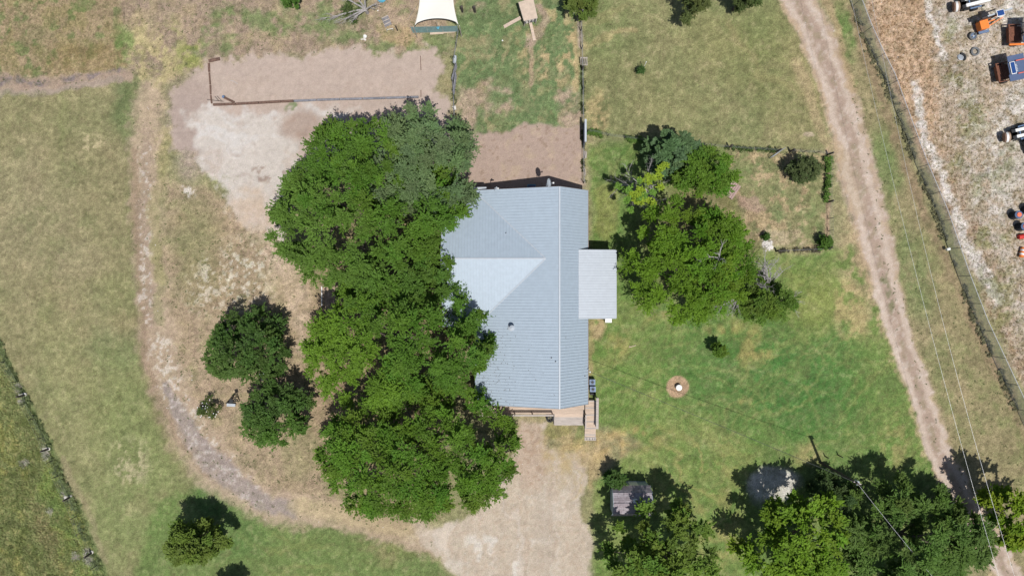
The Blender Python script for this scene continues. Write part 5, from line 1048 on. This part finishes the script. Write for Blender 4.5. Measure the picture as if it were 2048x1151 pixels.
mb = MB(); lbox(mb, Lc, a, (.1, -.62, .62), (1.1, .26, .05)); lbox(mb, Lc, a, (.55, -.62, .5), (.2, .26, .3)); mb.build('fender', M['condenser'], t)
for s_ in (-1, 1): mb = MB(); mb.lathe(Lc(0, s_ * .6, .3), [(.1, -.09), (.29, -.09), (.3, 0), (.29, .09), (.1, .09)], 16, R @ np.array([0, 1.0, 0])); mb.build('wheel', M['black'], t)
mb = MB(); mb.bar(Lc(-.5, -.5, .4), Lc(-1.1, -.85, .25), .09, .09); mb.build('tongue', M['dark'], t)
t, q = wheel(1946, 72, .25, .42, 'grey tyre with a white rim lying beside the orange trailer', group='loose tyres in the gravel lot'); mb = MB(); mb.lathe(q, [(.25, -.03), (.25, .02), (.1, .05), (0, .05)], 14); mb.build('rim', M['condenser'], t); mb = MB(); mb.lathe(q + (0, 0, .05), [(.1, 0), (.09, .05), (0, .06)], 8); mb.build('hub', M['white'], t)
t, q = wheel(1950, 103, .12, .47, 'empty grey tyre lying flat south of the orange trailer', group='loose tyres in the gravel lot')
p = G(1919, 116); mb = MB(); n = 12
for k in range(n):
    a0, a1 = -.7 + 2.2 * k / n, -.7 + 2.2 * (k + 1) / n; mb.bar(p + (.5 * cos(a0), .42 * sin(a0), .12), p + (.5 * cos(a1), .42 * sin(a1), .12), .2, .22)
t = thing('broken_fender', 'broken black curved fender with a grey inside on the gravel', 'fender', p); mb.build('rim', M['black'], t); mb = MB(); mb.lathe(p + (.1, .08, .05), [(.38, 0), (.3, .08), (0, .1)], 12, (0.1, 0.2, 1)); mb.build('liner', M['steel'], t)
# message board trailers
for (px_, py_, ang, lb, k0) in ((1996, 149, 12, 'message board trailer with slate panels, solar panel and red rails on the right edge', 0), (2019, 74, 12, 'rusty message board trailer with an orange rail near the top right corner', 1)):
    Lc, a = local(px_, py_, ang if k0 == 0 else 2); t = thing('message_board_trailer', lb, 'trailer', Lc(0, 0, 0), 'message board trailers in the gravel lot')
    mb = MB(); lbox(mb, Lc, a, (-.05, 0, .7), (1.2, 1.5, .5)); mb.build('body', M['rust'], t)
    mb = MB(); lbox(mb, Lc, a, (-.7, 0, .95), (.14, 2.0, .12)); lbox(mb, Lc, a, (-.1, .95, .95), (1.2, .1, .1)); lbox(mb, Lc, a, (-.1, -.95, .95), (1.2, .1, .1)); lbox(mb, Lc, a, (-.1, 0, .98), (.08, 1.9, .06)); mb.build('frame', M['rust'], t)
    mb = MB(); bx = .5 + .35 * k0; lbox(mb, Lc, a, (bx, .0, 2.1), (1.7, 1.2, .1)); lbox(mb, Lc, a, (bx + .08, .95, 2.06), (1.7, .68, .1)); lbox(mb, Lc, a, (bx - .08, -.95, 2.06), (1.7, .68, .1)); bd_ = mb.build('board', M['navy'], t)
    mb = MB(); lbox(mb, Lc, a, (bx - .5, 0, 2.25), (.52, 1.26, .05)); mb.build('panel_frame', M['white'], t); mb = MB(); lbox(mb, Lc, a, (bx - .5, 0, 2.29), (.4, 1.14, .03)); mb.build('solar_panel', M['solar'], t)
    mb = MB()
    for s_ in range(5): lbox(mb, Lc, a, (bx - .1 + .03 * (s_ % 2), .28 - .16 * s_, 2.165), (.2, .1, .012))
    mb.build('lettering', M['flash'], bd_)
    for s_ in (-1, 1): mb = MB(); mb.bar(Lc(bx - .1, s_ * .66, 2.26), Lc(3.2, s_ * .66, 2.26), .09, .1); mb.build('rail', mat('faded_red', C(232, 120, 104, .8), .6) if not k0 else M['orange'], t)
    mb = MB(); mb.tube(Lc(.6, 0, .8), Lc(.6, 0, 2.1), .09); mb.build('mast', M['dark'], t)
    if k0: mb = MB(); lbox(mb, Lc, a, (.1, -1.12, .95), (1.7, .16, .14)); mb.build('rail', M['orange'], t)
    for s_ in (-1, 1): mb = MB(); mb.lathe(Lc(.2, s_ * .95, .33), [(.1, -.1), (.32, -.1), (.33, 0), (.32, .1), (.1, .1)], 16, R2(a) @ np.array([0, 1.0, 0])); mb.build('wheel', M['black'], t)
# barrels
for (px_, py_, lb) in ((2024, 431, 'black barrel stack with an orange lid, northern one at the right edge'), (2036, 454, 'black barrel stack with an orange lid, southern one at the right edge'), (2048, 420, 'black barrel stack cut off by the right edge')):
    p = G(px_, py_); t = thing('barrel_stack', lb, 'barrel stack', p, 'stacked black barrels at the right edge')
    for k in range(4): mb = MB(); z = k * .24; mb.lathe(p, [(.40, z), (.43, z + .03), (.42, z + .08), (.34, z + .14), (.33, z + .23)], 20); mb.build('base_ring', M['black'], t)
    mb = MB(); mb.lathe(p, [(.30, .96), (.41, .97), (.42, 1.02), (.38, 1.05), (.22, 1.05)], 22); mb.build('collar', M['navy'], t)
    mb = MB(); mb.lathe(p, [(.235, 1.04), (.24, 1.12), (.20, 1.14), (0, 1.14)], 18); ld_ = mb.build('lid', mat('faded_orange', C(238, 122, 92, .8), .6), t)
    mb = MB(); mb.box(p + (0, 0, 1.16), (.26, .04, .03), .5); mb.build('handle', M['orange'], ld_)
p = G(2042, 473); mb = MB(); mb.lathe(p + (0, 0, .22), [(0, -.45), (.24, -.42), (.26, 0), (.22, .4), (0, .45)], 14, (1, .15, .05)); solo(mb, 'red_drum', M['red'], 'red drum lying on its side under the barrel stacks', 'drum', p)
p = G(2041, 505); t = thing('traffic_barrel', 'orange and white striped traffic barrel lying at the right edge', 'traffic barrel', p); ax = (-.35, -1, .05)
for k in range(5):
    mb = MB(); r0 = .30 - .02 * k; mb.lathe(p + (0, 0, .3), [(r0, -.5 + .2 * k), (r0 - .015, -.3 + .2 * k)], 18, ax); mb.build('band', M['orange'] if k % 2 == 0 else M['white'], t)
p = G(2040, 290); Lc, a = local(2046, 292, 20); t = thing('generator_cart', 'dark machine mostly outside the frame at the right edge', 'trailer', p); mb = MB(); lbox(mb, Lc, a, (.5, -.2, .9), (1.5, 1.3, 1.2)); mb.build('body', M['dark'], t); mb = MB(); lbox(mb, Lc, a, (.5, -.2, 1.53), (1.6, 1.4, .06)); mb.build('lid', M['navy'], t)
for s_ in (-1, 1): mb = MB(); mb.lathe(Lc(.5, -.2 + s_ * .75, .3), [(.1, -.09), (.3, -.09), (.3, .09), (.1, .09)], 14, R2(a) @ np.array([0, 1.0, 0])); mb.build('wheel', M['black'], t)

# ------------------------------------------------------------------ ground cover that stands up: weeds, tufts, stones
def tufts(name, pts, hgt, spread, colr, seed, blades=7, m_='straw', wid=.035, up=.3):
    rg = np.random.RandomState(seed); n = len(pts); P = np.repeat(pts, blades, 0); N_ = len(P)
    a = rg.rand(N_) * 6.283; rr = rg.rand(N_) * spread; b0 = P.copy(); b0[:, 0] += np.cos(a) * rr * .3; b0[:, 1] += np.sin(a) * rr * .3
    hh_ = np.repeat(np.broadcast_to(hgt, (n,)), blades) * (.5 + .7 * rg.rand(N_)); tip = b0.copy(); tip[:, 0] += np.cos(a) * rr; tip[:, 1] += np.sin(a) * rr; tip[:, 2] += hh_
    sd = np.stack([-np.sin(a), np.cos(a), 0 * a], 1) * wid
    md_ = (b0 + tip) / 2; md_[:, 2] += hh_ * .2
    V_ = np.stack([b0, md_ + sd, tip, md_ - sd], 1).reshape(-1, 3); F_ = np.arange(4 * N_).reshape(N_, 4)
    cc_ = np.repeat(colr, blades, 0) * (.75 + .5 * rg.rand(N_, 1)); return tag(fastmesh(name, V_, F_, M[m_], np.repeat(cc_, 4, 0)), kind='stuff')
rg = np.random.RandomState(77)
def scatter(mask_, n, x0, x1, y0, y1):
    u = x0 + (x1 - x0) * rg.rand(n * 3); v = y0 + (y1 - y0) * rg.rand(n * 3); x = (u - 1024) / S; y = (575.5 - v) / S
    k = mask_at(mask_, x, y) > rg.rand(n * 3); x, y = x[k][:n], y[k][:n]; return np.stack([x, y, z_at(x, y) - .01], 1)
P = scatter(lot, 7000, 1715, 2100, -20, 1000); cc = col_at(P[:, 0], P[:, 1]) * np.array([.92, .90, .78]); tufts('dry_weeds', P, .07, .13, cc, 1, 6)
P = scatter(nwf, 3000, -40, 250, -20, 190); cc = col_at(P[:, 0], P[:, 1]) * np.array([.98, 1.06, .98]); tufts('field_tufts', P, .05, .15, cc, 2, 6)
P = scatter(pas, 7000, -40, 240, 640, 1190); cc = col_at(P[:, 0], P[:, 1]) * np.array([1.15, 1.32, 1.2]); tufts('tall_grass', P, .16, .30, cc, 3, 7, wid=.03)
P = scatter(gdn * sstep(-.2, .4, MED), 1500, 1450, 1655, 300, 500); cc = col_at(P[:, 0], P[:, 1]) * 1.05; tufts('garden_weeds', P, .06, .2, cc, 4, 6)
def strip(pts, wd, n, seed):
    r2 = np.random.RandomState(seed); Q = []; P2 = [G(*p) for p in pts]; sg = [np.linalg.norm(P2[i + 1] - P2[i]) for i in range(len(P2) - 1)]
    for k in range(n):
        i = r2.choice(len(sg), p=np.array(sg) / sum(sg)); s_ = r2.rand(); q = P2[i] + (P2[i + 1] - P2[i]) * s_; Q.append(q + (r2.normal() * wd, r2.normal() * wd, 0))
    return np.array(Q)
def weeds(name, pts, wd, n, c, seed, br=.2, h=.3, label=None):
    r2 = np.random.RandomState(seed); bc = strip(pts, wd, n, seed); keep = vnoise(bc[:, 0] * .7 + 50, bc[:, 1] * .7 + 50, seed) > .35; bc = bc[keep]; bc[:, 2] = h * r2.rand(len(bc))
    cd = np.zeros_like(bc); V_, F_, bi = bough_leaves(bc, np.full(len(bc), br) * (.6 + .8 * r2.rand(len(bc))), cd, r2, 8, 4, .14, .07); lc = np.array(c)[None] * (.6 + .8 * r2.rand(len(bc)))[bi][:, None]
    return tag(fastmesh(name, V_, F_, M['leaf'], np.repeat(lc, 4, 0)), kind='stuff')
weeds('fence_weeds', cl[:12], .20, 700, (.17, .165, .095), 11, .11, .18); weeds('fence_weeds', lf[1:], .22, 420, (.15, .185, .08), 12, .11, .16)
weeds('fence_weeds', mf + [(912, 300)], .12, 90, (.08, .10, .04), 15, .14, .1); weeds('fence_weeds', yf, .12, 140, (.085, .10, .04), 16, .15, .12)
def vine(label, pts, wd, n, c, seed, h):
    o = weeds('vine', pts, wd, n, c, seed, .19, h); del o['kind']; me = o.data; b = np.array(G(*pts[0])); co = np.empty(len(me.vertices) * 3, np.float32); me.vertices.foreach_get('co', co); co = co.reshape(-1, 3) - b.astype(np.float32); me.vertices.foreach_set('co', co.ravel()); o.location = tuple(b); return tag(o, label, 'vine')
vine('green vine covering the west end of the garden north fence', gp[:5], .16, 240, (.10, .175, .035), 21, .5)
vine('sparse vine along the garden north fence right of the elms', gp[6:], .10, 44, (.07, .11, .03), 22, .5)
vine('bright vine on the garden fence behind the olive bush', gp2[:4] + [(1654, 340), (1652, 400)], .15, 190, (.09, .165, .03), 23, .8)
vine('patchy dark vine low on the garden east fence', gp2[5:], .13, 110, (.06, .10, .03), 24, .5)
vine('withered vine along the garden south fence', gp3, .10, 26, (.09, .08, .055), 25, .35)
# scattered stones
P = scatter(np.clip(lot, 0, 1), 1400, 1715, 2080, -10, 700); V_ = []; F_ = []
oc = np.array([(1, 0, 0), (0, 1, 0), (-1, 0, 0), (0, -1, 0), (0, 0, 1), (0, 0, -1)], float); of = np.array([(0, 1, 4), (1, 2, 4), (2, 3, 4), (3, 0, 4), (1, 0, 5), (2, 1, 5), (3, 2, 5), (0, 3, 5)])
Q = np.vstack([P, scatter(np.clip(loop + drv * .7 + apr * .5, 0, 1), 900, 250, 1180, 190, 1160), scatter(np.clip(road, 0, 1), 300, 1560, 2050, -10, 1160)])
sz = .025 + .07 * rg.rand(len(Q)) ** 4; an = rg.rand(len(Q)) * 6.28; ca, sa = np.cos(an), np.sin(an)
O = oc[None] * sz[:, None, None] * np.array([1, .75, .6]); O = np.stack([O[..., 0] * ca[:, None] - O[..., 1] * sa[:, None], O[..., 0] * sa[:, None] + O[..., 1] * ca[:, None], O[..., 2]], -1) + Q[:, None, :]
tag(fastmesh('loose_stones', O.reshape(-1, 3), (of[None] + (np.arange(len(Q)) * 6)[:, None, None]).reshape(-1, 3), M['stone']), kind='stuff')
P = scatter(np.clip(gr - lot - pas, 0, 1) * .8, 20000, -20, 2060, -10, 1165); cc = col_at(P[:, 0], P[:, 1])[:, :3] * (.78 + .5 * rg.rand(len(P), 1)); tufts('lawn_tufts', P, .035, .10, cc, 6, 4, wid=.022)
P = scatter(np.clip(wst + nyd + mid * .6 + est * .8 + trk + loop * .4, 0, 1), 2200, -20, 2060, -10, 1165); tufts('low_weeds', P, .07, .16, np.tile(C(104, 118, 74), (len(P), 1)), 7, 6, wid=.04)
Pq = []; rl = np.random.RandomState(8)
for k in range(420):
    if k < 300: x_ = XW + abs(rl.normal()) * 1.6; y_ = YS + 11 * rl.rand() * .75
    else: x_ = XW + (XE - XW) * .9 * rl.rand(); y_ = YS + (YN - YS) * rl.rand()
    if y_ > YCS: continue
    Pq.append((x_, y_, (zw(x_) if x_ < XR else ZR - (x_ - XR) * (ZR - ZE) / (XE - XR)) + .02))
tufts('roof_litter', np.array(Pq), .03, .07, np.tile(C(120, 104, 84), (len(Pq), 1)), 91, 2)
print('tris', sum(len(o.data.polygons) * 2 for o in bpy.data.objects if o.type == 'MESH'), 'objects', len(bpy.data.objects))
